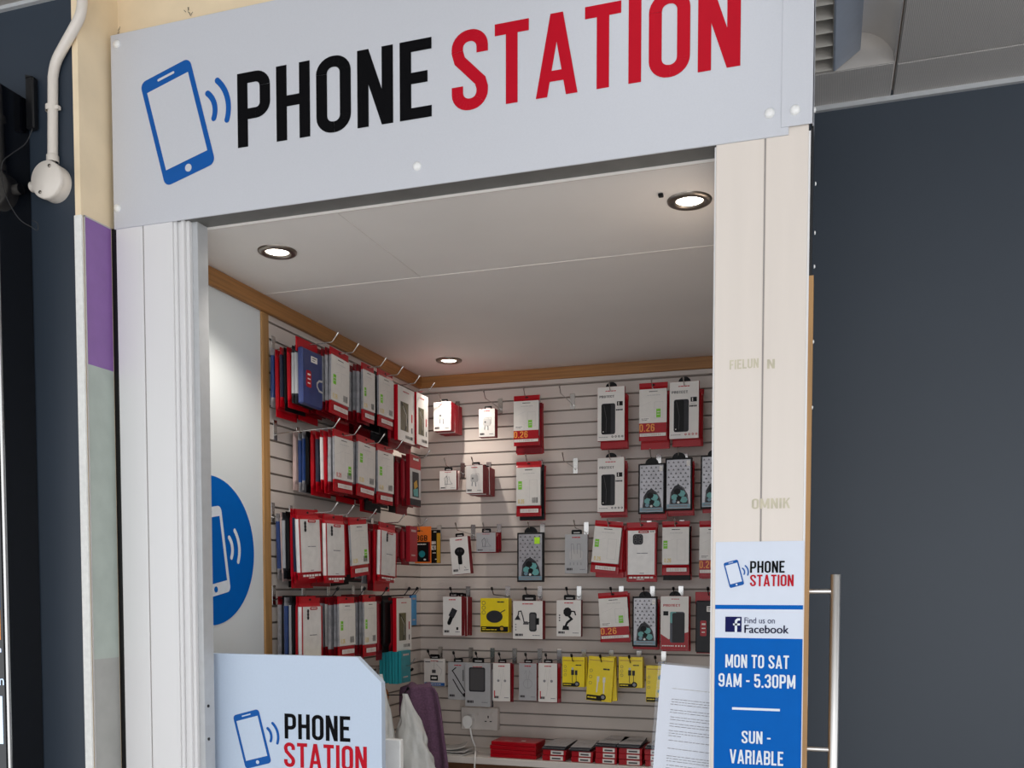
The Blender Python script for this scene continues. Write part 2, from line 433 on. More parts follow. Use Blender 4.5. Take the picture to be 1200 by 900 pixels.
# rough plaster marks above the sign
rs = random.Random(3)
def crack(px, py, n, sp, label):
    b = MB(); c = onY(px, py, 1.834)
    for i in range(n):
        a = rs.uniform(0, PI); x = rs.gauss(0, sp*.5); z = rs.gauss(0, sp)
        dx, dz = math.cos(a)*.006, math.sin(a)*.008
        for q in strokepoly([(x, z), (x+dx*.5, z+dz*.6), (x+dx, z+dz*.7+.002)], .0012): b.poly(q, 0, 'print_dark')
    o = b.build('plaster_scuff', loc=(c[0], 1.8335, c[2])); tag(o, label, 'scuff')
crack(137, 37, 9, .006, 'dark scuff in cream plaster at the upper left corner of the fascia sign')
crack(222, 17, 7, .008, 'thin dark crack in cream plaster above the phone symbol of the fascia sign')

# wall on the right and its edge strip
mb = MB(); mb.box((-.07, YR, 0), (5, YR+.1, CZ+.3), 'navy_wall_right'); mb.structure('wall_navy_right')
mb = MB(); mb.box((-.07, YR-.012, CZ-.012), (5, YR, CZ), 'edge_strip'); mb.structure('trim_7')
mb = MB(); mb.box((-4, 1.70, CZ-.008), (-1.56, 1.71, CZ), 'edge_strip'); mb.structure('trim_8')
# mall ceiling with light trough
jx0 = onZ(1060, 0, CZ)[0]; jx1 = onZ(1046, 105, CZ)[0]; JX = jx1
tx1 = onZ(1046, 74, CZ)[0]; ty1 = onZ(1046, 74, CZ)[1]; tx0 = -.35
JY = onZ(1120, 64, CZ)[1]
mb = MB()
mb.box((-4, -3, CZ), (-1.56, 1.99, CZ+.02), 'mall_ceiling'); mb.box((-1.56, -3, CZ+.2), (tx0, 1.99, CZ+.22), 'mall_ceiling')
mb.box((-1.57, -3, CZ), (-1.555, 1.71, CZ+.22), 'mall_ceiling')
mb.box((tx0-.01, .6, CZ+.0), (tx0, 1.83, CZ+.22), 'mall_ceiling')
mb.box((tx0, -3, CZ), (4.5, .6, CZ+.02), 'mall_ceiling')
mb.structure('ceiling_mall')
tiles = [((-.06, ty1), (JX-.003, YR)), ((JX+.003, JY+.002), (JX+.6, YR)), ((JX+.606, JY+.002), (JX+1.2, YR)), ((JX+1.206, JY+.002), (4.5, YR)),
         ((JX+.003, .6), (JX+.6, JY-.002)), ((JX+.606, .6), (JX+1.2, JY-.002)), ((JX+1.206, .6), (4.5, JY-.002))]
mb = MB()
for (a, b) in tiles: mb.box((a[0], a[1], CZ), (b[0], b[1], CZ+.02), 'perforated', .002)
mb.box((JX+.0, .6, CZ+.0185), (4.5, YR, CZ+.03), 'slot')
mb.structure('ceiling_tiles')
# recessed luminaire: curved reflector, slanted housing and cross-blade louvre
lum = empty('recessed_luminaire', (.1, 1.9, CZ), 'unlit recessed louvre light with a curved trough in the dark ceiling', 'ceiling light')
xa = onZ(977, 60, CZ)[0]; xb = JX-.004; yend = ty1-.002
ya = .62
b = MB()
R_ = xb-(xa+.03)
prof = [(xb, CZ+.001)] + [(xb-R_*(1-math.cos(t)), CZ+.001+R_*.8*math.sin(t)) for t in [i*PI/2/12 for i in range(1, 13)]]
v = []; f = []
for (x, z) in prof: v += [(x, ya, z), (x, yend, z)]
for i in range(len(prof)-1): f.append((2*i, 2*i+1, 2*i+3, 2*i+2))
o_ = (.1, 1.9, CZ)
sh = lambda vs: [(p[0]-o_[0], p[1]-o_[1], p[2]-o_[2]) for p in vs]
b.add(sh(v), f, 'reflector', True); b.build('curved_reflector', lum)
b = MB(); pts = [(x-o_[0], z-o_[2]) for x, z in prof]+[(xa-.2-o_[0], prof[-1][1]-o_[2]), (xa-.2-o_[0], .001)]
b.prism(pts, yend-o_[1], yend+.004-o_[1], 'reflector'); b.build('end_plate', lum)
b = MB(); hy = yend-.006-o_[1]; hx = xa-o_[0]
b.prism([(hx, -.001), (hx+.004, -.001), (hx+.062, .040), (hx+.058, .043)], ya-o_[1], hy, 'fixture_blue')
b.box((hx-.16, ya-o_[1], .043), (hx+.06, hy, .048), 'fixture_blue'); hs_ = b.build('housing', lum)
b = MB()
for i in range(21):
    y = hy-.004-i*.056
    b.box((hx-.16, y-.0012, .0), (hx-.001, y, .030), 'louvre')
for k in range(4): b.box((hx-.002-k*.05, hy-1.14, 0), (hx-.0008-k*.05, hy, .03), 'louvre')
b.build('louvre_grid', hs_)

# ---------------------------------------------------------------- frontage
def P(x, y, Y=YF): return onY(x, y, Y)
zb0 = 2.381; sx0 = -1.518; sx1 = -.070; ztop = 2.802
sign = empty('fascia_sign', (sx0, YF, zb0), 'large pale grey PHONE STATION fascia sign over the kiosk opening', 'sign')
def L(o, x, z): return (x-o[0], z-o[2])
b = MB(); b.box((0, -.004, 0), (sx1-sx0, 0, ztop-zb0), 'sign_white', .0008); b.build('sign_board', sign)
def sloc(x, y): p = P(x, y, YF-.004); return p[0]-sx0, p[2]-zb0
zt0 = 2.513-zb0; zt1 = 2.666-zb0
b = MB(); word(b, 'PHONE', sloc(278.5, 130)[0], sloc(506, 95)[0], zt0, zt1, -.0046, 'black_ink'); tag(b.build('lettering', sign), 'black word PHONE')
b = MB(); word(b, 'STATION', sloc(529.5, 90)[0], sloc(868, 40)[0], zt0, zt1, -.0046, 'red_ink'); tag(b.build('lettering', sign), 'red word STATION')
c = sloc(208, 144); phone_logo(sign, c[0], c[1], .238, -.0046, 'blue_ink', 'sign_white')
def screw(parent, x, y, z, r=.0065, m='cap_white', axis='y', s=-1):
    b = MB(); b.lathe([(r, 0), (r*.95, s*r*.35), (r*.6, s*r*.62), (0.0001, s*r*.7)], m, 16, (x, y, z), axis); return b.build('screw_cap', parent)
for (x, y) in ((137, 52), (138, 244), (489, 195), (902, 133)):
    q = sloc(x, y); screw(sign, q[0], -.004, q[1], .0088)
# corner cover piece
cx0 = -.083; cz0 = 2.394
cp = empty('corner_cladding', (cx0, YF-.006, cz0), 'narrow pale corner cover folded round the right end of the fascia sign', 'cladding')
b = MB(); b.box((0, 0, 0), (.055, .0025, CZ-cz0-.002), 'sign_white', .0006); b.box((.0525, 0, 0), (.055, .075, CZ-cz0-.002), 'sign_white', .0006); b.build('folded_sheet', cp)
q = P(932, 131); screw(cp, q[0]-cx0, 0, q[2]-cz0, .0088)
for (z, yy) in ((2.425, .02), (2.70, .02)): screw(cp, .055, yy, z-cz0, .005, 'cap_white', 'x', 1)

# left jamb
def zrange(): return 0, zb0
jm = empty('left_door_jamb', (-1.516, YF, 0), 'ribbed white plastic jamb at the left side of the opening', 'door jamb')
b = MB(); b.box((0, .0, 0), (.0705, .03, 2.40), 'upvc', .001); tag(b.build('facing_board', jm))
b = MB(); b.box((.0735, .0, 0), (.149, .03, 2.40), 'upvc', .001); b.build('facing_board', jm)
b = MB(); b.box((.0705, .003, 0), (.0735, .03, 2.40), 'seam')
for (x0, x1, d) in ((.149, .157, .004), (.157, .168, .010), (.168, .176, .004), (.176, .184, .012)): b.box((x0, d, 0), (x1, .06, 2.385), 'upvc', .0012)
b.build('stepped_profile', jm)
b = MB(); b.box((.184, .022, 0), (.198, .06, 2.385), 'edge_strip', .001)
b.build('inner_stop', jm)
for z in (1.315, 1.24):
    k = MB(); k.lathe([(.0035, 0), (.0035, .002), (.0001, .002)], 'dark_wire', 10, (.198, .035, z), 'x'); k.build('hinge_pin', jm)
MB().box((-1.53, 1.802, 0), (-1.516, 1.83, 2.385), 'black_plastic').structure('trim_9')
# right pillar
px0, px1 = -.196, -.036
pl = empty('right_door_pillar', (px0, YF, 0), 'white two board pillar at the right side of the opening', 'pillar')
W_ = px1-px0; sx = P(894, 400)[0]-px0
b = MB(); b.box((0, 0, 0), (sx-.0014, .04, 2.44), 'upvc_warm', .001); b.build('facing_board', pl)
b = MB(); b.box((sx+.0014, 0, 0), (W_, .04, 2.44), 'upvc_warm', .001); b.build('facing_board', pl)
b = MB(); b.box((sx-.0014, .0012, 0), (sx+.0014, .04, 2.44), 'seam'); b.box((-.003, .004, 0), (0, .06, 2.38), 'upvc'); b.build('seam_strip', pl)
b = MB()
def faded(s, xa, xb, ya, yb):
    A = P(xa, (ya+yb)/2); B = P(xb, (ya+yb)/2); zt = P((xa+xb)/2, ya)[2]; z0 = P((xa+xb)/2, yb)[2]
    word(b, s, A[0]-px0, B[0]-px0, z0, zt, -.0003, 'stain')
faded('FIELUN', 855, 889, 421, 432); faded('N', 899, 908, 421, 432); faded('OMNIK', 881, 926, 584, 596)
tag(b.build('faded_lettering', pl), 'faint ghost of removed letters')
# door leaf edge, oak lipped, with pull handle
dl = empty('open_door_leaf', (px1, YF+.002, 0), 'narrow oak edged door leaf folded back against the right pillar', 'door')
zoak = P(950, 322)[2]
b = MB(); b.box((.0, 0, 0), (.0035, .06, 2.385), 'upvc'); b.build('white_lipping', dl)
b = MB(); b.box((.0035, .002, 0), (.0115, .06, zoak), 'oak_post'); b.build('oak_edge', dl)
b = MB(); b.box((.0035, .004, zoak), (.008, .06, 2.40), 'black_plastic'); b.build('dark_gasket', dl)
for z in (P(952, 210)[2], P(952, 268)[2], P(952, 308)[2], P(952, 397)[2], P(952, 475)[2]): screw(dl, .0115, .02, z, .0035, 'cap_white', 'x', 1)
b = MB(); b.box((.0095, .003, P(950, 828)[2]), (.0118, .006, P(950, 793)[2]), 'edge_strip'); b.build('strike_plate', dl)
hx = P(978, 760, 1.84)[0]; hz1 = P(978, 673, 1.84)[2]
hd = empty('door_pull_handle', (hx, 1.84, 1.25), 'tall brushed steel tubular pull handle beside the opening hours poster', 'door handle')
b = MB(); b.lathe([(.0001, hz1-1.25), (.0085, hz1-1.25), (.0092, hz1-1.251), (.0092, .62-1.25)], 'steel', 24); b.build('bar', hd)
for yy in (693, 878):
    z = P(962, yy, 1.84)[2]
    b = MB(); b.lathe([(.0048, px1+.0115-hx), (.0048, -.004)], 'steel', 14, (0, 0, z-1.25), 'x'); b.build('standoff', hd)
# outer side of the kiosk behind the pillar and the lintel soffit
mb = MB(); mb.box((-.19+.012, 1.862, 0), (-.047, YB, 2.85), 'navy_wall_right'); mb.structure('wall_kiosk_side')
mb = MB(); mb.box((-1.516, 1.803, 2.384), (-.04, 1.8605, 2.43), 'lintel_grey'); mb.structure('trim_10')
mb = MB(); mb.box((-1.33, 1.858, 2.3785), (-.19, 1.8625, 2.384), 'joint'); mb.structure('trim_11')
b = MB(); q = onZ(775, 227, CE)
b.box((q[0]-.006, q[1]-.006, CE-.006), (q[0]+.004, q[1]+.006, CE-.0005), 'black', .001); tag(b.build('ceiling_fixing'), 'small black fixing in the kiosk ceiling beside the right downlight', 'fixing')

# opening hours poster on the pillar
def yz(y): return P(889, y, YF-.0012)[2]
pxa = P(838, 720, YF-.0012)[0]; pxb = P(941, 720, YF-.0012)[0]
po = empty('opening_hours_poster', (pxa, YF-.0012, yz(709)), 'blue and white opening hours poster on the right pillar', 'poster')
Z0 = yz(709); PW = pxb-pxa
def px2(x, y): return P(x, y, YF-.0012)[0]-pxa
def pz2(y): return yz(y)-Z0
b = MB(); b.box((0, .0, pz2(1020)), (PW, .001, pz2(634.5)), 'poster_white'); b.build('sheet', po)
b = MB(); b.box((0, -.0004, pz2(714)), (PW, 0, pz2(709)), 'poster_blue'); b.box((0, -.0004, pz2(1020)), (PW, 0, pz2(748)), 'poster_blue'); b.build('blue_band', po)
def pw(s, xa, xb, ya, yb, m, nm='lettering', lab=None):
    b = MB(); word(b, s, px2(xa, yb), px2(xb, yb), pz2(yb), pz2(ya), -.001, m); o = b.build(nm, po)
    if lab: o['label'] = lab
pw('PHONE', 879, 919.5, 657.5, 671.3, 'black_ink'); pw('STATION', 879, 930, 673.5, 687, 'red_ink')
pw('MON TO SAT', 850, 924.5, 767.5, 783, 'white_ink'); pw('9AM - 5.30PM', 842, 932, 790, 805.8, 'white_ink')
pw('SUN -', 869, 903, 857, 871.7, 'white_ink'); pw('VARIABLE', 855, 917.8, 879.5, 896, 'white_ink')
b = MB(); b.box((px2(858, 830), -.001, pz2(832.6)), (px2(914, 830), -.0004, pz2(829.8)), 'white_ink'); b.build('divider_line', po)
phone_logo(po, px2(860, 672), pz2(672.3), .0475, -.001, 'blue_ink', 'poster_white')
b = MB(); x0, x1, z0, z1 = px2(850, 732), px2(869, 732), pz2(741), pz2(723)
b.poly([(x0, z0), (x1, z0), (x1, z1), (x0, z1)], -.0008, 'navy_ink')
fx = x0+(x1-x0)*.66; hh = z1-z0
for q in strokepoly([(fx, z0), (fx, z0+hh*.62)]+arc(fx+hh*.17, z0+hh*.66, hh*.17, 180, 90)+[(fx+hh*.26, z0+hh*.83)], hh*.15): b.poly(q, -.0012, 'white_ink')
for q in strokepoly([(fx-hh*.18, z0+hh*.5), (fx+hh*.25, z0+hh*.5)], hh*.13): b.poly(q, -.0012, 'white_ink')
tag(b.build('letter_square', po), 'navy square with a white letter f')
b = MB(); font_quads(b, 'Find us on', px2(872.5, 727), px2(908, 727), pz2(730.5), pz2(723.7), -.001, 'navy_ink')
font_quads(b, 'Facebook', px2(872.5, 738), px2(924.3, 738), pz2(742), pz2(732.6), -.001, 'navy_ink')
for dx in (.0003, -.0003):
    font_quads(b, 'Facebook', px2(872.5, 738)+dx, px2(924.3, 738)+dx, pz2(742), pz2(732.6), -.0011, 'navy_ink')
b.build('lettering', po)

# counter front panel with logo
YP = 1.885
def Q(x, y): return onY(x, y, YP)
pa = Q(226, 765); zt = Q(300, 767)[2]; pb = Q(447, 800)
cham_x = Q(418, 769)[0]; zc = Q(447, 800)[2]
cpn = empty('counter_front_panel', (pa[0], YP, 0), 'pale blue counter front panel with clipped corner and PHONE STATION logo', 'counter panel')
bx = lambda x, y: Q(x, y)[0]-pa[0]
b = MB(); b.prism([(0, 0), (pb[0]-pa[0], 0), (pb[0]-pa[0], zc), (cham_x-pa[0], zt), (0, zt)], 0, .018, 'panel_white'); b.build('panel_board', cpn)
b = MB(); word(b, 'PHONE', bx(333.6, 850), bx(410.5, 850), Q(333, 865.3)[2], Q(333, 836)[2], -.0005, 'black_ink'); b.build('lettering', cpn)
b = MB(); word(b, 'STATION', bx(333, 884), bx(430, 884), Q(333, 898.3)[2], Q(333, 869.7)[2], -.0005, 'red_ink'); b.build('lettering', cpn)
c = Q(295.5, 866); phone_logo(cpn, c[0]-pa[0], c[2], .126, -.0005, 'blue_ink', 'panel_white')
# counter end post
w0 = onY(450, 866, 2.02); w1 = onY(469, 860, 2.02)
b = MB(); b.box((-(w1[0]-w0[0])/2, 0, 0), ((w1[0]-w0[0])/2, .018, w0[2]), 'cap_white', .002); o = b.build('counter_post', loc=((w0[0]+w1[0])/2, 2.02, 0))
tag(o, 'plain white counter end post beside the clipped corner panel', 'post')

# round phone emblem on the left wall
zt_, zb_ = onX(246, 557, XL)[2], onX(246, 733, XL)[2]; r_ = (zt_-zb_)/2; yr_ = onX(297, 645, XL)[1]
em = empty('wall_emblem', (XL+.001, yr_-r_, (zt_+zb_)/2), 'round blue wall graphic with a white phone symbol on the left wall', 'wall graphic', rot=(0, 0, PI/2))
b = MB(); b.prism(arc(0, 0, r_, 0, 357, 119), -.0006, 0, 'poster_blue'); b.build('disc', em)
# phone: right edge measured on the wall
pr0 = onX(258, 594, XL); pr1 = onX(267.5, 688, XL)
Hh = (pr0[2]-pr1[2])/math.cos(math.radians(13)); mid = ((pr0[1]+pr1[1])/2-(yr_-r_), (pr0[2]+pr1[2])/2-(zt_+zb_)/2)
a13 = math.radians(14)
phone_logo(em, mid[0]-.28*Hh*math.cos(a13), mid[1]-.28*Hh*math.sin(a13), Hh*1.06, -.0009, 'white_ink', 'poster_blue', 10)

# notice in a plastic sleeve fixed inside the pillar
pn = onY(775, 778, 1.866)
nt_ = empty('paper_notice', (pn[0], 1.866, pn[2]), 'white typed notice in a clear sleeve leaning behind the right pillar', 'notice', rot=(0, math.radians(4.2), 0))
b = MB(); b.box((0, 0, -.297), (.205, .0006, 0), 'paper'); b.build('sheet', nt_)
b = MB(); b.box((-.006, -.0012, -.305), (.212, -.0008, .004), 'sleeve'); b.build('clear_sleeve', nt_)
b = MB(); rr = random.Random(5)
rows = [.045]+[.066, .071, .076, None, .087, .092, None, .101, .106, None, .114, .119, None, .128, .133, .138, None, .147, None, .163, None, .178, .183, .188, None, .196, .202, None, .218]
for zr in rows:
    if zr is None: continue
    x = .024+rr.uniform(0, .002); xe = .185 if zr not in (.076, .119, .138, .163, .202, .218) else .024+rr.uniform(.02, .09)
    while x < xe:
        wl = rr.uniform(.003, .011); b.box((x, -.0002, -zr-.0012), (min(xe, x+wl), 0, -zr+.0003), 'print_grey' if zr != .045 else 'print_light'); x += wl+.0016
b.build('typed_lines', nt_)

# ---------------------------------------------------------------- left edge things
Yc = 1.698
pth = [onY(x, y, Yc) for x, y in ((97, -30), (96.5, 0), (95, 14), (90, 27), (74, 56), (66, 72), (62.5, 88), (62, 104), (61.8, 186))]
cd = empty('conduit_pipe', (pth[-1][0], Yc, pth[-1][2]), 'white bent conduit pipe running down the dark column', 'pipe')
b = MB(); base = Vector(pth[-1])
def cr(pts, n=5):
    out = []; Pn = [Vector(p) for p in pts]
    for i in range(len(Pn)-1):
        a, b_, c_, d_ = Pn[max(i-1, 0)], Pn[i], Pn[i+1], Pn[min(i+2, len(Pn)-1)]
        for k in range(n):
            t = k/n; out.append(.5*((2*b_)+(c_-a)*t+(2*a-5*b_+4*c_-d_)*t*t+(3*b_-a-3*c_+d_)*t**3))
    out.append(Pn[-1]); return out
b.tube([p-base for p in cr(pth)], .0105, 'conduit', 16); pp_ = b.build('pipe', cd)
zc_ = onY(62, 127, Yc)[2]-base.z
b = MB(); b.lathe([(.0125, zc_-.006), (.0125, zc_+.006)], 'conduit', 16, (0, 0, 0)); b.box((.009, -.004, zc_-.004), (.020, .006, zc_+.004), 'conduit', .001); b.box((-.006, .008, zc_-.006), (.006, .02, zc_+.006), 'conduit'); b.build('pipe_clip', pp_)
b = MB(); b.lathe([(.0105, .008), (.0128, .006), (.0128, -.008)], 'conduit', 16); b.build('collar', cd)
jc = onY(55.5, 211, 1.682)
jb = empty('junction_box', (jc[0], 1.71, jc[2]), 'round white junction box at the foot of the conduit pipe', 'junction box')
b = MB(); b.lathe([(.0385, 0), (.0385, -.027), (.037, -.030)], 'conduit', 40, axis='y'); b.build('box_body', jb)
b = MB(); b.lathe([(.040, -.024), (.040, -.031), (.038, -.034), (.0001, -.034)], 'conduit', 40, axis='y'); lid_ = b.build('lid', jb)
for dx, dz in ((-.014, -.026), (.012, .026)):
    b = MB(); b.lathe([(.004, -.0342), (.0035, -.0355), (.0001, -.0355)], 'nickel', 12, (dx, 0, dz), 'y'); b.build('lid_screw', lid_)
b = MB(); b.lathe([(.011, -.036), (.011, -.056)], 'conduit', 14, (0, -.013, -.002), 'x'); b.build('side_spout', jb)
# glossy black display cabinet
bx0 = -1.663
ztc = onX(30, 115, bx0)[2]
cab = empty('display_cabinet', (bx0, 1.62, 0), 'glossy black display cabinet at the far left edge', 'display cabinet')
b = MB(); b.box((-.8, .0, 0), (0, .09, ztc), 'gloss_black', .002); b.build('cabinet_body', cab)
b = MB(); b.box((-.006, -.004, 0), (.0, 0, ztc), 'steel'); b.build('edge_strip', cab)
b = MB(); b.box((-.6, -.003, .4), (-.012, 0, ztc-.3), 'gloss_black')
def cz(y): return onY(3, y, 1.615)[2]
b.build('screen', cab)
b = MB()
for y0, y1, m in ((600, 628, 'screen_orange'), (632, 660, 'screen_lit'), (664, 712, 'screen_blue'), (715, 750, 'screen_orange'), (760, 764.5, 'screen_lit'), (816, 872, 'screen_lit')):
    b.box((-.5, -.0036, cz(y1)), (-.019, -.003, cz(y0)), m)
zq = cz(803); xq = onY(4.5, 800, 1.615)[0]-bx0
font_quads(b, 'n', xq-.013, xq-.001, zq, zq+.014, -.004, 'screen_lit')
b.build('screen_picture', cab)
# dark aerial bar with cable on the cabinet
ab0, ab1 = onY(38, 152, 1.7), onY(38, 88, 1.7)
an = empty('aerial_bar', (ab0[0], 1.70, ab0[2]), 'slim black upright bar with a thin cable behind the black cabinet', 'aerial')
b = MB(); hgt = ab1[2]-ab0[2]; b.box((-.011, -.008, 0), (.011, .008, hgt-.006), 'black_plastic', .003); b.prism([(-.010, hgt-.007), (.010, hgt-.007), (.009, hgt-.012+.006), (-.010, hgt)], -.007, .007, 'black_plastic'); b.build('bar', an)
b = MB(); pc = [onY(x, y, 1.60) for x, y in ((38, 151), (30, 168), (14, 180), (3, 190), (2, 208), (8, 232), (22, 256), (37, 266), (44, 270), (44, 262), (38, 258))]
o3 = Vector((ab0[0], 1.70, ab0[2])); b.tube([p-o3 for p in cr(pc, 4)], .0008, 'black_plastic', 6); b.build('cable', an)
ccl = onX(34, 150, bx0)

# ---------------------------------------------------------------- downlights
for i, (x, y, nm) in enumerate(((325, 294.5, 'front left'), (808, 234.5, 'front right'), (526, 422, 'back left'))):
    c = onZ(x, y, CE)
    d = empty('recessed_downlight', (c[0], c[1], CE), 'lit round recessed downlight at the %s of the kiosk ceiling' % nm, 'downlight', 'recessed downlights in the kiosk ceiling')
    b = MB(); b.lathe([(.046, -.0002), (.045, -.004), (.040, -.0065), (.031, -.006), (.028, -.0035), (.027, -.0005)], 'nickel', 48); ring_ = b.build('trim_ring', d)
    b = MB(); b.lathe([(.027, -.001), (.020, -.0032), (.0001, -.004)], 'lamp_glass', 40); b.build('lens', ring_)
    li = bpy.data.lights.new('lamp_%d' % i, 'SPOT'); li.energy = (8, 8, 7.5)[i]; li.color = (1, .93, .84); li.spot_size = math.radians(125); li.spot_blend = .7; li.shadow_soft_size = .012
    lo = bpy.data.objects.new('lamp', li); C.objects.link(lo); lo.location = (c[0], c[1], CE-.02)

# ================================================================ merchandise
# local frame of a pack: x right, z up, -y to the shopper; origin at the hang hole (top centre), body hangs below
def loft(mb, sections):     # sections: (z, halfwidth, yfront, yback, mat-to-next)
    rings = []
    for (z, hw, yf, yb, m) in sections:
        c = min(.004, hw*.3); d = (yb-yf)*.3
        rings.append([(-hw+c, yf, z), (hw-c, yf, z), (hw, yf+d, z), (hw, yb-d, z), (hw-c, yb, z), (-hw+c, yb, z), (-hw, yb-d, z), (-hw, yf+d, z)])
    for i in range(len(rings)-1):
        v = rings[i]+rings[i+1]; n = 8
        mb.add(v, [(k, (k+1) % n, n+(k+1) % n, n+k) for k in range(n)], sections[i][4])
    mb.add(rings[0], [list(range(8))], sections[0][4]); mb.add(rings[-1], [list(range(8))], sections[-1][4])
def pouch_body(w, h, t, hdr, btm, mh, mm, mbt):
    b = MB(); z1, z2 = -h*hdr, -h*(1-btm); f, k = -t/2, t/2; hw = w/2
    loft(b, [(0, hw, -.0012, .0012, mh), (z1+.006, hw, -.0012, .0012, mh), (z1-.004, hw*.97, f, k, mm), ((z1+z2)/2, hw*.965, f-.0006, k+.0006, mm), (z2+.004, hw*.97, f, k, mbt), (z2-.006, hw*.99, -.0014, .0014, mbt), (-h, hw, -.0012, .0012, mbt)])
    return b
def box_body(w, h, t, mf, ms):
    b = MB(); b.box((-w/2, -t/2, -h), (w/2, t/2, 0), ms, .0006)
    b.box((-w/2+.0006, -t/2-.0002, -h+.0006), (w/2-.0006, -t/2, -.0006), mf); return b
def hangtab(parent, w, z=0, y=0, m='black', round_=False):
    b = MB()
    if round_:
        b.prism([(-w/2, -.004)]+arc(0, 0, w/2, 180, 0, 12, w*.42)[0:]+[(w/2, -.004)], y-.0006, y+.0006, m)
    else:
        b.prism([(-w/2, -.002), (w/2, -.002), (w/2, w*.34), (w*.42, w*.42), (-w*.42, w*.42), (-w/2, w*.34)], y-.0006, y+.0006, m)
        b.box((-w*.3, y-.0009, w*.1), (w*.3, y-.0007, w*.2), 'print_light')
    return b.build('hang_tab', parent)
class Face:
    """paints printed shapes on the front of a pack, u across 0..1, v down 0..1"""
    def __init__(s, parent, w, h, y): s.p = parent; s.w = w; s.h = h; s.y = y; s.b = MB(); s.k = 0
    def xy(s, u, v): return ((u-.5)*s.w, -v*s.h)
    def _y(s): s.k += 1; return s.y-.0004-.00004*s.k
    def R(s, u0, v0, u1, v1, m, thick=None):
        a = s.xy(u0, v0); c = s.xy(u1, v1); y = s._y()
        s.b.box((a[0], y, c[1]), (c[0], s.y, a[1]), m); return s
    def RR(s, u0, v0, u1, v1, m, r=.1):
        a = s.xy(u0, v0); c = s.xy(u1, v1); w = c[0]-a[0]; h = a[1]-c[1]
        s.b.prism(rrect((a[0]+c[0])/2, (a[1]+c[1])/2, w, h, min(w, h)*r, 4), s._y(), s.y, m); return s
    def E(s, u, v, r, m, q=1, n=18):
        c = s.xy(u, v); R = r*s.w; s.b.prism(arc(c[0], c[1], R, 0, 360-360/n, n-1, R*q), s._y(), s.y, m); return s
    def S(s, pts, t, m, closed=False):
        y = s._y()
        for q in strokepoly([s.xy(*p) for p in pts], t*s.w, closed): s.b.poly(q, y, m)
        return s
    def Pg(s, pts, m): s.b.prism([s.xy(*p) for p in pts], s._y(), s.y, m); return s
    def T(s, txt, u0, v0, u1, v1, m, gap=.12):
        a = s.xy(u0, v0); c = s.xy(u1, v1); word(s.b, txt, a[0], c[0], c[1], a[1], s._y(), m, gap); return s
    def W(s, u0, v0, u1, v1, m='print_dark', n=5, seed=1):     # a line of unreadably small words
        r = random.Random(seed*7+int(v0*100)); u = u0; y = s._y()
        while u < u1:
            l = r.uniform(.5, 1.4)*(u1-u0)/n; a = s.xy(u, v0); c = s.xy(min(u1, u+l), v1)
            s.b.poly([(a[0], c[1]), (c[0], c[1]), (c[0], a[1]), (a[0], a[1])], y, m); u += l+(u1-u0)*.035
        return s
    def bars(s, u0, v0, u1, v1, m='black', n=9):
        y = s._y(); r = random.Random(4); u = u0
        for i in range(n):
            wd = (u1-u0)/n*r.uniform(.35, .8); a = s.xy(u, v0); c = s.xy(u+wd, v1)
            s.b.poly([(a[0], c[1]), (c[0], c[1]), (c[0], a[1]), (a[0], a[1])], y, m); u += (u1-u0)/n
        return s
    def done(s, name, label=None):
        o = s.b.build(name, s.p)
        if label: o['label'] = label
        s.b = MB(); return o

def st_card(root, w, h, t, o):         # red pouch, white insert card
    pouch_body(w, h, t, .10, .17, 'red', 'clearbag', 'red').build('pouch', root)
    b = MB(); b.poly(arc(0, -h*.04, .006, 0, 330, 11, .003), -.0018, 'black'); b.build('hang_hole', root)
    f = Face(root, w, h, -t/2-.0010)
    band = o.get('band')
    f.R(.02, .115, .98, .80 if not band else .70, 'card')
    f.W(.36, .15, .66, .165, 'print_dark', 3).S([(.55, .34), (.85, .34), (.85, .72 if not band else .62), (.55, .72 if not band else .62)], .008, 'print_light', True)
    f.W(.3, .215, .75, .228, 'print_light', 4).S([(.1, .4), (.45, .33)], .006, 'print_light'); f.p = f.done('insert_card')
    if o.get('green', 1):
        gu = o.get('gu', .12); gv = o.get('gv', .40)
        f.R(gu, gv, gu+.15, gv+.15, 'green').W(gu+.02, gv+.045, gu+.13, gv+.06, 'card', 2).W(gu+.02, gv+.09, gu+.13, gv+.10, 'card', 2).done('green_sticker')
    if band:
        f.R(.02, .70, .98, .87, 'red').T('0.26', .03, .715, .56, .845, 'orange_num').R(.04, .875, .96, .93, 'card').bars(.1, .885, .8, .92, 'pinkish', 12).done('price_band', 'red band with orange 0.26')
        f.R(.08, .60, .4, .67, 'boxwhite').W(.1, .62, .36, .63).W(.1, .645, .3, .655).done('address_label')
    else:
        f.T('0.26', .10, .69, .34, .765, o.get('pc', 'gold')).done('price_print')
        if o.get('qr_bar', 1): f.bars(.66, .66, .88, .76, 'black', 7).done('barcode')
        f.R(.18, .865, .90, .935, 'boxwhite').bars(.22, .875, .86, .925, 'pinkish', 14).done('bottom_strip')
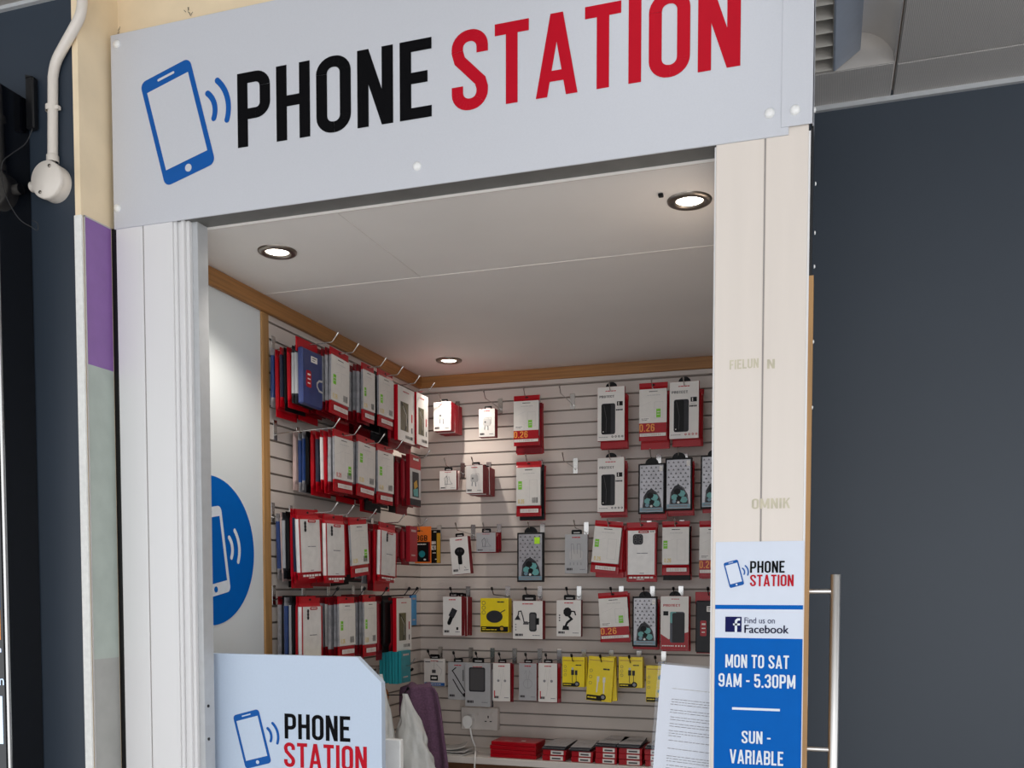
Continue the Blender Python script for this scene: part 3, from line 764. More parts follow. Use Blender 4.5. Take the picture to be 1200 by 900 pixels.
def st_clear(root, w, h, t, o):        # red pouch with clear window and soft case
    pouch_body(w, h, t, .12, .09, 'red', 'silicone', 'red').build('pouch', root)
    b = MB(); b.poly(arc(0, -h*.045, .006, 0, 330, 11, .003), -.0018, 'black'); b.build('hang_hole', root)
    f = Face(root, w, h, -t/2-.0010)
    f.R(.0, .13, .05, .91, 'red').R(.95, .13, 1, .91, 'red').done('side_seam')
    f.p = root; f.RR(.40, .145, .76, .185, 'red', .5).W(.45, .158, .71, .169, 'boxwhite', 3).done('brand_pill')
    if o.get('cam') == 'square':
        f.RR(.22, .20, .56, .38, 'charcoal', .25)
        for (u, v) in ((.31, .25), (.47, .25), (.31, .33), (.47, .33)): f.E(u, v, .055, 'print_dark').E(u, v, .03, 'black')
        f.R(.76, .14, .97, .19, 'boxwhite').W(.79, .155, .94, .17)
    else:
        for v in (.20, .245, .29): f.E(o.get('cu', .28), v, .045, 'charcoal', 1.1)
        for v in (.20, .245, .29): f.E(o.get('cu', .28), v, .022, 'black', 1.1)
    f.W(.36, .52, .72, .533, 'print_grey', 2).W(.45, .86, .6, .872, 'print_grey', 1).done('soft_case')
    f.W(.1, .925, .92, .955, 'boxwhite', 6).W(.35, .967, .6, .978, 'boxwhite', 2).done('bottom_lettering')
def st_protect(root, w, h, t, o):
    box_body(w, h, t, 'boxwhite', 'red').build('carton', root)
    hangtab(root, w*.42, 0, 0, 'black', True)
    f = Face(root, w, h, -t/2-.0002)
    f.RR(.15, .31, .66, .88, 'charcoal', .14).RR(.17, .32, .50, .87, 'black', .14).S([(.24, .34), (.34, .6), (.32, .84)], .012, 'print_dark').E(.22, .83, .02, 'boxwhite').done('phone_picture')
    f.W(.3, .075, .68, .09, 'red_ink', 4).T('PROTECT', .08, .16, .62, .205, 'print_dark' if not o.get('redword') else 'red_ink').R(.72, .28, .93, .36, 'black').R(.77, .29, .80, .35, 'boxwhite').W(.68, .42, .93, .45, 'print_dark', 3).W(.72, .385, .9, .395, 'print_light', 3).W(.06, .925, .4, .935, 'print_grey', 5)
    for i in range(4): f.E(.56+.12*i, .925, .036, 'red_ink' if o.get('redic') else 'black').E(.56+.12*i, .925, .018, 'boxwhite')
    f.done('printed_text')
def st_case2(root, w, h, t, o):         # white-and-red carton, dark case with green edge
    box_body(w, h, t, 'boxwhite', 'red').build('carton', root); hangtab(root, w*.42, 0, 0, 'black', True)
    f = Face(root, w, h, -t/2-.0002)
    f.Pg([(0.01, .70), (.3, .80), (.6, .72), (.99, .66), (.99, .995), (.01, .995)], 'red').done('red_print')
    f.RR(.34, .29, .86, .86, 'navy', .14).RR(.34, .29, .56, .50, 'teal_soft', .2).RR(.42, .31, .86, .86, 'charcoal', .14).done('phone_picture')
    f.T('PROTECT', .10, .15, .70, .195, 'red_ink').W(.38, .05, .66, .062, 'red_ink', 3).R(.10, .28, .28, .36, 'black').W(.06, .91, .48, .93, 'boxwhite', 6)
    for i in range(4): f.E(.56+.1*i, .92, .03, 'boxwhite')
    f.done('printed_text')
def st_pattern(root, w, h, t, o):
    b = MB(); b.box((-w/2, -t/2, -h), (w/2, t/2, 0), 'black', .0012); b.build('carton', root)
    hangtab(root, w*.5, 0, 0, 'black', True)
    f = Face(root, w, h, -t/2)
    f.R(.06, .035, .94, .965, 'silver_print')
    for r in range(8):
        for c in range(5):
            u = .13+.18*c+(.09 if r % 2 else 0); v = .08+.07*r
            if u < .9: f.Pg([(u-.045, v+.018), (u+.045, v+.018), (u, v-.018)], 'print_dark')
    f.done('patterned_window')
    f.Pg([(.2, .88), (.24, .66), (.36, .55), (.5, .52), (.66, .58), (.80, .70), (.86, .88)], 'charcoal')
    f.S([(.18, .88), (.22, .66), (.36, .545), (.5, .51), (.68, .575), (.82, .70), (.88, .88)], .022, 'black')
    for (u, v, r, m) in ((.62, .68, .14, 'teal_soft'), (.36, .75, .13, 'teal_soft'), (.70, .80, .14, 'teal_soft'), (.46, .64, .13, 'black'), (.52, .77, .10, 'black'), (.34, .83, .08, 'pale_teal'), (.50, .85, .05, 'boxwhite')): f.E(u, v, r, m, .9, 7)
    f.done('arched_print')
    f.R(.07, .885, .93, .955, 'pale_teal').W(.15, .905, .85, .935, 'print_grey', 4).done('base_label')
    if o.get('sticker'): f.R(.66, .10, .86, .23, 'lime').done('lime_sticker')
    else: f.R(.80, .06, .92, .16, 'card').done('small_sticker')
def st_wallet(root, w, h, t, o):
    b = MB(); b.box((-w/2, -t/2, -h), (w/2, t/2, -h*.06), o.get('m', 'walletblue'), .004); b.build('folio_case', root)
    b = MB(); b.box((-w/2-.003, t/2-.001, -h*.13), (w/2-.002, t/2+.003, .018), 'red', .001); b.build('red_header', root)
    f = Face(root, w, h, -t/2)
    f.R(.42, .16, .72, .26, 'card').W(.46, .18, .68, .2).W(.46, .22, .6, .235).done('small_label')
    f.RR(.18, .42, .42, .70, 'red', .2).W(.24, .47, .38, .5, 'boxwhite', 1).W(.24, .55, .38, .57, 'boxwhite', 1).W(.24, .62, .36, .64, 'boxwhite', 1).done('red_sticker')
    f.S([(u, v) for u, v in [(.97, .52), (.80, .53), (.70, .58), (.70, .64), (.80, .70), (.97, .71)]], .05, 'print_light').done('ring_print')
def st_photo(root, w, h, t, o):
    box_body(w, h, t, 'boxwhite', 'red').build('carton', root)
    f = Face(root, w, h, -t/2-.0002)
    f.R(.16, .28, .62, .80, 'olive').S([(.2, .3), (.45, .42), (.55, .6), (.42, .79)], .05, 'charcoal').S([(.3, .35), (.5, .5), (.5, .7)], .02, 'card').done('printed_picture')
    f.W(.3, .08, .66, .095, 'red_ink', 3).bars(.45, .87, .88, .93, 'black', 8).W(.8, .45, .86, .6, 'red_ink', 1).W(.8, .7, .86, .8, 'print_dark', 1).done('printed_text')
def st_redphoto(root, w, h, t, o):
    box_body(w, h, t, 'red', 'red_dark').build('carton', root)
    f = Face(root, w, h, -t/2-.0002)
    f.R(.02, .27, .98, .86, 'print_light').R(.22, .33, .80, .82, 'charcoal').Pg([(.35, .55), (.6, .48), (.7, .6), (.4, .68)], 'mustard').Pg([(.3, .68), (.7, .64), (.75, .8), (.35, .8)], 'teal_soft').done('printed_picture')
    f.R(.02, .86, .98, .99, 'charcoal').done('grey_base'); f.W(.3, .06, .8, .1, 'boxwhite', 2).done('printed_text')
def st_plug(root, w, h, t, o):
    box_body(w, h, t, o.get('front', 'boxwhite'), o.get('side', 'red_matte')).build('carton', root); hangtab(root, w*.46)
    f = Face(root, w, h, -t/2-.0002); k = o.get('icon', 'plug')
    f.W(.32, .07, .68, .095, 'red_ink', 3).W(.08, .86, .34, .92, 'print_dark', 3).W(.66, .89, .9, .91, 'print_grey', 3)
    if k == 'plug':
        f.RR(.28, .34, .72, .60, 'print_light', .25).S([(.28, .36), (.4, .31), (.76, .31), (.76, .55)], .014, 'print_grey').S([(.38, .6), (.36, .74)], .05, 'print_grey').S([(.56, .6), (.58, .76)], .05, 'print_grey').E(.4, .47, .05, 'print_dark')
    elif k == 'cable':
        f.S([(.35, .75), (.3, .4), (.42, .28), (.5, .45), (.45, .75)], .02, 'print_dark').S([(.55, .3), (.62, .55), (.75, .7), (.3, .72)], .02, 'print_grey')
    elif k == 'watch':
        f.RR(.2, .4, .78, .66, 'print_light', .3).S([(.3, .64), (.28, .25), (.38, .25), (.42, .5)], .02, 'print_grey').S([(.55, .5), (.55, .25), (.68, .25), (.7, .6)], .02, 'print_grey')
        for i in range(4): f.S([(.24+.16*i, .72), (.24+.16*i, .79)], .03, 'print_grey')
    elif k == 'charger':
        f.E(.5, .40, .27, 'black', .85, 20).E(.42, .37, .07, 'charcoal').E(.6, .38, .07, 'charcoal').RR(.38, .42, .60, .74, 'black', .3).S([(.42, .74), (.41, .88)], .02, 'print_grey').S([(.68, .80), (.78, .86)], .02, 'print_dark')
    elif k == 'socketcharger':
        f.S([(.33, .68), (.48, .50)], .20, 'black').S([(.44, .52), (.64, .32)], .30, 'charcoal').E(.33, .68, .09, 'black').R(.72, .78, .82, .85, 'black')
    elif k == 'sucker':
        f.Pg([(.06, .50), (.26, .50), (.17, .36)], 'charcoal').S([(.17, .42), (.2, .28), (.28, .27), (.34, .42), (.38, .56), (.44, .60), (.58, .56)], .035, 'charcoal').Pg([(.34, .62), (.54, .62), (.5, .54), (.38, .54)], 'print_dark').RR(.55, .30, .80, .80, 'charcoal', .3).RR(.58, .34, .76, .76, 'print_dark', .3).R(.76, .45, .88, .62, 'black')
        for i in range(3): f.E(.1, .62+.07*i, .022, 'print_grey')
    elif k == 'arm':
        f.E(.45, .33, .17, 'black', 1.1, 9).S([(.55, .3), (.74, .32), (.78, .42)], .05, 'black').S([(.45, .4), (.62, .52), (.44, .62), (.36, .74)], .09, 'black').Pg([(.24, .82), (.52, .82), (.5, .72), (.28, .70)], 'black')
        for i in range(3): f.E(.13, .42+.07*i, .03, 'print_dark')
    elif k == 'earphone':
        f.S([(.3, .45), (.38, .15), (.5, .6), (.42, .85)], .012, 'print_light').S([(.7, .45), (.6, .15), (.5, .6)], .012, 'print_light').E(.32, .46, .07, 'print_grey').E(.7, .46, .07, 'print_grey').R(.08, .72, .13, .90, 'red_ink')
    elif k == 'loop':
        f.S(arc(.5, .55, .24, 0, 350, 20, .12), .015, 'print_grey', True).S([(.3, .3), (.4, .2), (.45, .42)], .015, 'print_grey').S([(.7, .3), (.6, .2), (.55, .42)], .015, 'print_grey').S([(.5, .44), (.5, .66)], .012, 'print_grey')
    elif k == 'arms':
        f.S([(.22, .22), (.5, .45), (.9, .80)], .05, 'black').S([(.25, .45), (.55, .72), (.85, .92)], .05, 'black').S([(.2, .24), (.42, .14)], .05, 'black').E(.86, .86, .09, 'black').W(.75, .2, .8, .5, 'print_dark', 1)
    elif k == 'window':
        f.RR(.16, .10, .80, .66, 'charcoal', .1).RR(.2, .13, .76, .63, 'print_dark', .1).RR(.32, .03, .68, .08, 'print_light', .4)
    elif k == 'leads':
        f.W(.06, .1, .3, .13, 'print_dark', 2).W(.6, .1, .9, .12, 'print_grey', 2).S([(.5, .05), (.48, .3), (.5, .5)], .02, 'print_light').S([(.6, .2), (.85, .4), (.8, .6)], .02, 'print_light').R(.38, .40, .56, .52, 'print_dark').R(.30, .60, .66, .80, 'black').W(.36, .66, .6, .74, 'boxwhite', 2).R(.02, .87, .98, .985, 'label_blue').W(.2, .91, .8, .94, 'boxwhite', 5)
    f.done('printed_front')
def st_yellow(root, w, h, t, o):
    b = MB(); b.box((-w/2, -t/2, -h), (w/2, t/2, 0), 'yellow', .0006); b.build('carton', root)
    k = o.get('icon', 'usb')
    f = Face(root, w, h, -t/2)
    if k != 'pad':
        f.W(.6, .25, .85, .285, 'charcoal', 1)
        for i in range(3): f.S(arc(.13, .32+.14*i, .055, 0, 345, 9, .055*w/h), .012, 'print_dark', True)
        f.R(.02, .87, .62, .99, 'black').W(.06, .91, .4, .94, 'yellow', 3).E(.66, .90, .12, 'black', 1).E(.66, .90, .07, 'print_grey')
        bk = MB(); bk.box((-w/2+.004, -t/2-.0006, -.014), (w/2-.004, -t/2, -.011), 'mustard'); bk.build('fold_line', root)
        if k == 'usb': f.S([(.46, .56), (.45, .8), (.48, .86)], .025, 'charcoal').S([(.62, .56), (.63, .8), (.6, .86)], .025, 'charcoal').R(.40, .43, .53, .60, 'charcoal').R(.42, .35, .51, .43, 'print_light').R(.57, .44, .68, .6, 'charcoal')
        elif k == 'white': f.S([(.42, .52), (.40, .8)], .05, 'card').S([(.66, .54), (.68, .82)], .05, 'card').R(.38, .44, .47, .56, 'card').R(.61, .45, .71, .57, 'card')
        else: f.R(.55, .28, .9, .38, 'teal').E(.6, .7, .08, 'teal')
    else:
        f.E(.5, .54, .29, 'charcoal', .72, 26).S([(.72, .42), (.88, .34)], .03, 'charcoal')
        for i in range(3): f.S(arc(.12, .14+.14*i, .06, 0, 345, 9, .055), .014, 'print_dark', True)
        f.W(.6, .09, .85, .125, 'charcoal', 2).R(.02, .83, .98, .985, 'black').W(.06, .86, .2, .885, 'yellow', 1).W(.06, .91, .6, .935, 'yellow', 4).E(.76, .89, .10, 'black').E(.76, .89, .06, 'mustard')
    f.done('printed_front')
def st_sd(root, w, h, t, o):
    if o.get('gold'):
        b = MB(); b.box((-w/2, -t/2, -h), (w/2, t/2, 0), 'black', .0005); b.box((w/2-.014, -t/2-.0003, -h+.001), (w/2-.0002, t/2, -.012), 'mustard'); b.build('backing_card', root)
        f = Face(root, w, h, -t/2); f.W(.4, .05, .65, .07, 'boxwhite', 1).T('120', .2, .46, .60, .60, 'boxwhite').T('110', .22, .34, .6, .43, 'boxwhite').W(.3, .68, .6, .7, 'boxwhite', 2).E(.6, .88, .08, 'boxwhite', .5).done('printed_front')
    else:
        b = MB(); b.box((-w/2, -t/2, -h), (w/2, t/2, 0), 'orange', .0005); b.build('backing_card', root)
        f = Face(root, w, h, -t/2); f.R(.03, .42, .86, .96, 'black').R(.86, .42, .95, .96, 'red_dark').W(.1, .47, .7, .5, 'boxwhite', 5).E(.45, .75, .19, 'teal').E(.62, .9, .08, 'boxwhite', .6).done('card_picture')
        f.T('8GB', .10, .24, .78, .39, 'black').W(.1, .1, .35, .14, 'black', 2).done('lettering')
def st_slab(root, w, h, t, o):         # plain pack seen edge-on in a stack
    hm, mm, bm = o.get('mats', ('red', 'clearbag', 'red_dark'))
    pouch_body(w, h, t, .10, .14, hm, mm, bm).build('pouch', root)
def st_plain(root, w, h, t, o):
    box_body(w, h, t, o.get('front', 'red'), o.get('side', 'red_matte')).build('carton', root)
    if o.get('tab', 1): hangtab(root, w*.46)
    f = Face(root, w, h, -t/2-.0002); f.W(.2, .1, .8, .16, 'pinkish', 3).W(.2, .8, .7, .84, 'pinkish', 4).done('printed_front')
ST = dict(card=st_card, clear=st_clear, protect=st_protect, case2=st_case2, pattern=st_pattern, wallet=st_wallet, photo=st_photo, redphoto=st_redphoto, plug=st_plug, yellow=st_yellow, sd=st_sd, slab=st_slab, plain=st_plain)
NAMES = dict(card='phone_case_pack', clear='phone_case_pack', protect='phone_case_box', case2='phone_case_box', pattern='phone_case_box', wallet='wallet_case', photo='accessory_box', redphoto='accessory_box', plug='accessory_box', yellow='cable_box', sd='memory_card_pack', slab='phone_case_pack', plain='accessory_box')
CATS = dict(phone_case_pack='phone case', phone_case_box='phone case', wallet_case='phone case', accessory_box='phone accessory', cable_box='phone accessory', memory_card_pack='memory card')
cache = {}
def product(style, w, h, t, opts, loc, rz, tilt, label, group, name=None):
    key = (style, round(w, 3), round(h, 3), round(t, 4), str(sorted(opts.items())), name)
    nm = name or NAMES[style]
    if key in cache:
        src = cache[key]; r = copy_tree(src)
    else:
        r = bpy.data.objects.new(nm, None); C.objects.link(r); r.empty_display_size = .02
        ST[style](r, w, h, t, opts); cache[key] = r
    r.name = nm
    for k in ('group',):
        if k in r: del r[k]
    tag(r, label, CATS.get(nm, 'phone case'), group)
    M_ = Matrix.Rotation(rz, 4, 'Z') @ Matrix.Rotation(tilt, 4, 'Y')
    r.rotation_euler = M_.to_euler(); r.location = loc
    return r

# ---- hooks
hook_cache = {}
def hook(base, rz, Lh, label, tipm='chrome', group=None):
    key = (round(Lh, 3), tipm)
    if key in hook_cache: r = copy_tree(hook_cache[key])
    else:
        r = bpy.data.objects.new('display_hook', None); C.objects.link(r); r.empty_display_size = .02; hook_cache[key] = r
        b = MB(); b.box((-.009, -.0025, -.044), (.009, -.0002, .012), 'chrome', .0006); b.box((-.008, -.0005, .0), (.008, .008, .002), 'chrome'); b.build('back_plate', r)
        b = MB(); rod_ = b.tube([(0, -.002, -.030), (0, -.012, -.026), (0, -.03, -.0245), (0, -Lh*.6, -.021), (0, -Lh+.017, -.0185), (0, -Lh+.013, -.016), (0, -Lh, .0)], .0017, 'chrome' if tipm == 'chrome' else 'dark_wire', 8).build('rod', r)
        b = MB(); b.tube([(0, -Lh+.001, -.001), (0, -Lh-.005, .0065)], .0028 if tipm == 'chrome' else .0045, 'chrome' if tipm == 'chrome' else 'black', 8); b.build('tip', rod_)
    r.location = base; r.rotation_euler = (0, 0, rz)
    for k in ('group',):
        if k in r: del r[k]
    return tag(r, label, 'hook', group)

rg = random.Random(21)
HG = 'slatwall display hooks'
ORD = ['first', 'second', 'third', 'fourth', 'fifth', 'sixth', 'seventh', 'eighth', 'ninth', 'tenth', 'eleventh']
COLN = dict(r='red edged', s='silver edged', k='black', n='navy blue', b='blue', g='grey', w='white', p='pale pink', d='dark red', c='clear fronted')
SLABM = dict(r=('red', 'red', 'red'), s=('red_dark', 'clearbag', 'red_dark'), k=('black', 'black', 'black'), n=('red', 'navy', 'red'), b=('clearbag', 'blueedge', 'clearbag'),
             g=('charcoal', 'boxgrey', 'charcoal'), w=('red', 'boxwhite', 'red'), p=('pinkish', 'pinkish', 'pinkish'), d=('red_dark', 'red_matte', 'red_dark'), c=('red', 'silicone', 'red'))
def left_stack(k, xl, yt, yb, xr, df, style, opts, behind, desc, tilt=0, t=.014, Lh=.20, tip='chrome', bt=None, name=None, skew=0):
    """front pack by its left edge (xl; yt..yb) and right edge xr on the plane df out from the left wall"""
    X = XL+df
    A = onX(xl, yt, X); Bm = onX(xl, yb, X); R2 = onX(xr, yt, X)
    w = R2[1]-A[1]; h = A[2]-Bm[2]; yc = (A[1]+R2[1])/2; zt = A[2]
    if style == 'card': t = .007
    product(style, w, h, t, opts, (X-t/2, yc, zt), PI/2, tilt, desc, None, name)
    hook((XL, yc+skew*.45, slot(k)), PI/2, Lh, 'hook holding the '+desc, tip, HG)
    n = len(behind)
    if n:
        d1 = df-t-.003; d0 = .012
        step = (d1-d0)/n
        if 's' in behind[:2] and style == 'card': step = min(step, .0145)
        bt_ = min(bt or .012, step*.7)
        cnt = {}
        for i, cc in enumerate(behind):
            d = d1-step*(i+.5)
            lab = '%s slim pack behind the %s' % (COLN[cc], desc)
            product('slab', round(w*.98, 3), round(h*rg.choice((.97, 1.0, 1.06, 1.13) if cc in 'rnkd' else (.96, 1.0)), 3), bt_, {'mats': SLABM[cc]}, (XL+d, yc+rg.uniform(-.004, .007)+skew*min(1, 1.25*(1-d/df)), zt+rg.uniform(-.006, .002)), PI/2, math.radians(rg.uniform(-1.2, 1.2))+tilt*.5, lab, 'packs behind the '+desc, name)
def back_stack(k, xl, xr, yt, yb, df, style, opts, behind, desc, tilt=0, t=.014, Lh=.18, tip='chrome', bt=None, bstyle='slab', name=None, drop=0, hasbase=True, tab=0, dx=.0):
    Y = YB-df; xm = (xl+xr)/2
    A = onY(xl, (yt+yb)/2, Y); B2 = onY(xr, (yt+yb)/2, Y); w = B2[0]-A[0]; zt = onY(xm, yt, Y)[2]; zb = onY(xm, yb, Y)[2]; h = zt-zb
    xc = (A[0]+B2[0])/2
    product(style, w, h, t, opts, (xc, Y+t/2, zt), 0, tilt, desc, None, name)
    if hasbase: hook((xc, YB, slot(k)), 0, Lh, 'hook holding the '+desc, tip, HG)
    n = len(behind)
    if n:
        y0 = Y+t+.002; step = (bt or .013)
        for i, cc in enumerate(behind):
            lab = '%s slim pack behind the %s' % (COLN.get(cc, ''), desc)
            yy = y0+step*(i+.5)
            if yy+step/2 > YB-.008: break
            if bstyle == 'slab':
                product('slab', round(w*1.0, 3), round(h*1.0, 3), step*.84, {'mats': SLABM[cc]}, (xc+rg.uniform(0, .006)+dx, yy, zt-drop-rg.uniform(-.002, .005)), 0, math.radians(rg.uniform(-1, 1))+tilt*.3, lab, 'packs behind the '+desc, name)
            else:
                product(bstyle, w, h, step*.9, opts, (xc+rg.uniform(-.003, .004), yy, zt-rg.uniform(0, .004)), 0, math.radians(rg.uniform(-2, 2)), 'matching box behind the '+desc, 'boxes behind the '+desc, name)

D = .145
# ---- left wall, top row
left_stack(15, 354, 401, 472, 378, .13, 'wallet', {}, 'ggrknrb', 'navy wallet case in clear bag, top left', t=.016, skew=.02)
left_stack(15, 387.5, 406, 484, 409.5, D, 'card', {}, 'ssssssrs', 'red carded pack next to the navy wallet case', tilt=math.radians(2))
left_stack(15, 424.5, 424, 492, 439, D, 'card', {'gv': .42}, 'sssssrr', 'red carded pack third in left wall top row')
left_stack(15, 443, 431, 498, 461, D, 'card', {'gv': .44}, 'kkdd', 'red carded pack fourth in left wall top row', bt=.02)
left_stack(15, 466, 450, 515, 485.5, .155, 'photo', {}, 'dkgd', 'left one of two olive picture boxes in top row')
left_stack(15, 488, 459, 520, 501.5, .16, 'photo', {'v': 1}, 'ddsd', 'olive picture box in top row nearest the corner')
# ---- second row
hook((XL, 2.374, slot(10)), PI/2, .20, 'empty chrome hook in second row of left wall next to the oak strip', 'chrome', HG)
left_stack(10, 391, 502, 575, 413.5, .15, 'card', {'gu': .72, 'gv': .55, 'qr_bar': 1, 'pc': 'red_ink'}, 'srcnrkbbp', 'red pack with lower right green sticker, second row', t=.012)
left_stack(10, 419, 509, 581, 440, D, 'card', {'gv': .30}, 'ssskrd', 'red carded pack second in left wall second row', tilt=math.radians(2))
left_stack(10, 442, 519, 589, 461, D, 'card', {'gv': .38}, 'sskrd', 'red carded pack third in left wall second row')
left_stack(10, 480, 531.5, 592, 493, .15, 'redphoto', {}, 'ddkkk', 'red box with dark picture and grey base', bt=.018)
# ---- third row
left_stack(5, 349, 595, 679, 375, .135, 'clear', {}, 'nrkgpb', 'clear soft case pouch nearest oak strip, third row', tilt=math.radians(-3), skew=.072)
left_stack(5, 381, 601, 683, 404, D, 'clear', {'cu': .3}, 'rdkrk', 'clear soft case pouch second in third row', tilt=math.radians(-1))
left_stack(5, 409, 605, 675, 430, D, 'card', {'gu': .74, 'gv': .55}, 'rkkdd', 'tilted red carded pack in left wall third row', tilt=math.radians(-5))
left_stack(5, 446, 612, 682, 465, .15, 'clear', {'cu': .4}, 'rdbbsg', 'beige tinted soft case pouch in third row', tilt=math.radians(3))
left_stack(5, 480, 616, 658, 489, .155, 'plain', {'tab': 0}, 'dddsd', 'small red box at corner end of third row', bt=.02)
# ---- fourth row
left_stack(0, 353, 699, 787, 377, .14, 'clear', {'cu': .3}, 'rkgbks', 'soft case pouch just above the counter panel', tip='dark', skew=.072)
left_stack(0, 396.5, 699, 772, 416, D, 'card', {'gu': .1}, 'sscsrkr', 'red carded pack above counter panel, fourth row', tip='dark')
left_stack(0, 426, 697, 770, 441, D, 'card', {'gu': .1, 'v': 1}, 'sssdd', 'red carded pack near fourth row olive picture box', tip='dark')
left_stack(0, 450, 698, 765, 461, .13, 'slab', {'mats': SLABM['k']}, 'dskr', 'black slim pack left of olive picture box, fourth row', tip='dark', bt=.018)
left_stack(0, 464.5, 701, 764, 482, .155, 'photo', {'v': 2}, 'dsdkd', 'olive picture box in left wall fourth row', tip='dark')
# ---- bottom row: teal boxes
left_stack(-5, 470, 763, 801, 481, .17, 'plain', {'front': 'teal', 'side': 'teal', 'tab': 0}, '', 'front teal box hanging by the corner', t=.010)
Xt = XL+.17; A = onX(470, 763, Xt); Bm = onX(470, 801, Xt); R2 = onX(481, 763, Xt)
for i in range(6):
    product('plain', R2[1]-A[1], A[2]-Bm[2], .0095, {'front': 'teal', 'side': 'teal', 'tab': 0}, (Xt-.0170-.0112*i, (A[1]+R2[1])/2+rg.uniform(-.002, .002), A[2]-rg.uniform(0, .003)), PI/2, 0, 'teal box hanging behind the front teal box by the corner', 'teal boxes behind the front one')

# ---- back wall, top row (k=15)
B = .13
back_stack(15, 508, 528.5, 471, 505, .155, 'plug', {'v': 1}, 'aa', 'plug charger box at back wall top left corner', t=.036, bstyle='plug', bt=.04)
back_stack(15, 561, 580, 479, 512, .15, 'plug', {'v': 2}, '', 'single plug charger box in back wall top row', t=.03)
back_stack(15, 601.5, 632, 463, 522, .15, 'card', {'band': 1, 'gu': .58, 'gv': .50}, 'drr', 'orange priced red pack left of upper empty hook', drop=.025)
hook((onY(671, 478, YB)[0], YB, slot(15)), 0, .18, 'upper of two empty hooks on back wall', 'chrome', HG)
back_stack(15, 700, 732, 453, 516.5, .15, 'protect', {}, 'rrr', 'grey phone case box right of upper empty hook', drop=.022)
back_stack(15, 748.5, 782, 448, 516, .15, 'card', {'band': 1, 'gu': .62, 'gv': .46}, 'rr', 'orange priced red pack between two white case boxes', drop=.022)
back_stack(15, 784.5, 819, 447, 514, .16, 'protect', {'redic': 1}, 'rrrr', 'black phone case box next to pillar, top row', drop=.02, dx=.006)
# ---- second row (k=10)
back_stack(10, 515, 535, 551.5, 574, .15, 'plug', {'icon': 'cable'}, 'p', 'small white square box with cable drawing', t=.012, bt=.02)
back_stack(10, 546, 566, 545, 578, .155, 'plug', {'v': 3}, 'aaa', 'plug charger box with long red stack, second row', t=.034, bstyle='plug', bt=.034)
back_stack(10, 604.5, 634, 540.5, 605, .15, 'card', {'gu': .1, 'gv': .36}, 'krr', 'red carded pack left of lower empty hook', drop=.012)
hook((onY(674.5, 550, YB)[0], YB, slot(10)), 0, .18, 'lower of two empty hooks on back wall', 'chrome', HG)
back_stack(10, 700, 731.5, 536, 600, .15, 'protect', {'v': 2}, 'rrr', 'grey phone case box right of lower empty hook', drop=.012)
back_stack(10, 748, 779, 543, 602, .15, 'pattern', {}, 'rr', 'leftmost black framed patterned case box, second row', drop=.016, t=.012)
back_stack(10, 779.5, 811, 536.5, 598, .16, 'pattern', {'v': 1}, 'rrr', 'middle black framed patterned case box, second row', drop=.012, t=.012)
back_stack(10, 821, 852, 533, 596, .15, 'pattern', {'v': 2}, 'rr', 'patterned case box half hidden by the pillar', drop=.01, t=.012)
# ---- third row (k=5)
back_stack(5, 486, 505, 617, 660, .16, 'sd', {}, '', 'orange and black 8GB memory card pack', t=.004, Lh=.20)
back_stack(5, 503, 516, 621, 660, .12, 'sd', {'gold': 1}, '', 'black and gold memory card pack right of the orange one', t=.004, hasbase=False)
back_stack(5, 526.5, 548, 629, 673, .155, 'plug', {'icon': 'charger'}, '', 'tilted white box with black earpiece picture', tilt=math.radians(-5), t=.03)
back_stack(5, 558, 581, 624, 647, .15, 'plug', {'icon': 'cable', 'front': 'boxgrey', 'v': 1}, 'dd', 'small grey fronted square box in third row', t=.012, bt=.022)
back_stack(5, 606, 637, 624, 682, .155, 'pattern', {'sticker': 1}, '', 'patterned black case box with lime sticker', t=.014)
back_stack(5, 662, 688.5, 626, 672, .15, 'plug', {'icon': 'watch', 'front': 'boxgrey', 'side': 'boxgrey'}, '', 'grey box with charging dock drawing', t=.014)
back_stack(5, 697, 730, 610.5, 672, .16, 'card', {'gu': .08, 'gv': .36, 'qr_bar': 0}, 'rr', 'left tilted red carded pack in third row', tilt=math.radians(5.5), drop=.014, dx=.004)
back_stack(5, 734, 769, 612, 681, .155, 'clear', {'cam': 'square'}, 'rr', 'clear case pouch with square camera cutout', t=.012)
back_stack(5, 775.5, 808, 610.5, 674, .15, 'card', {'gu': .06, 'gv': .36, 'qr_bar': 0}, 'krr', 'red carded pack right of the square camera pouch', drop=.014)
back_stack(5, 819, 850, 610, 676, .15, 'card', {'band': 1, 'green': 0}, 'rr', 'orange priced red pack half behind the pillar', drop=.006)
# ---- fourth row (k=0)
back_stack(0, 519, 541, 699, 745, .165, 'plug', {'icon': 'socketcharger'}, 'aaa', 'white car charger box with red wedge stack', t=.03, bstyle='plug', bt=.026, tip='dark')
back_stack(0, 563, 596, 701, 741, .155, 'yellow', {'icon': 'pad'}, 'a', 'yellow box with black charging pad picture', t=.016, bstyle='yellow', bt=.02, tip='dark')
back_stack(0, 601, 636, 704, 749, .155, 'plug', {'icon': 'sucker'}, '', 'white box with gooseneck phone holder picture', t=.034, tip='dark')
back_stack(0, 652, 681, 703, 746, .15, 'plug', {'icon': 'arm', 'side': 'red_dark'}, '', 'white box with black dashboard phone mount picture', t=.022, tip='dark')
back_stack(0, 700, 735, 694, 752, .155, 'card', {'band': 1, 'gu': .66, 'gv': .48}, 'rr', 'orange priced red pack in fourth row', tilt=math.radians(-4), tip='dark')
back_stack(0, 741, 770, 699, 758, .155, 'pattern', {'v': 4}, 'rrr', 'black framed patterned case box in fourth row', tip='dark', t=.012, drop=.006)
back_stack(0, 774, 807, 698.5, 762, .15, 'case2', {}, 'rr', 'white and red box picturing green edged case', tip='dark', drop=.0)
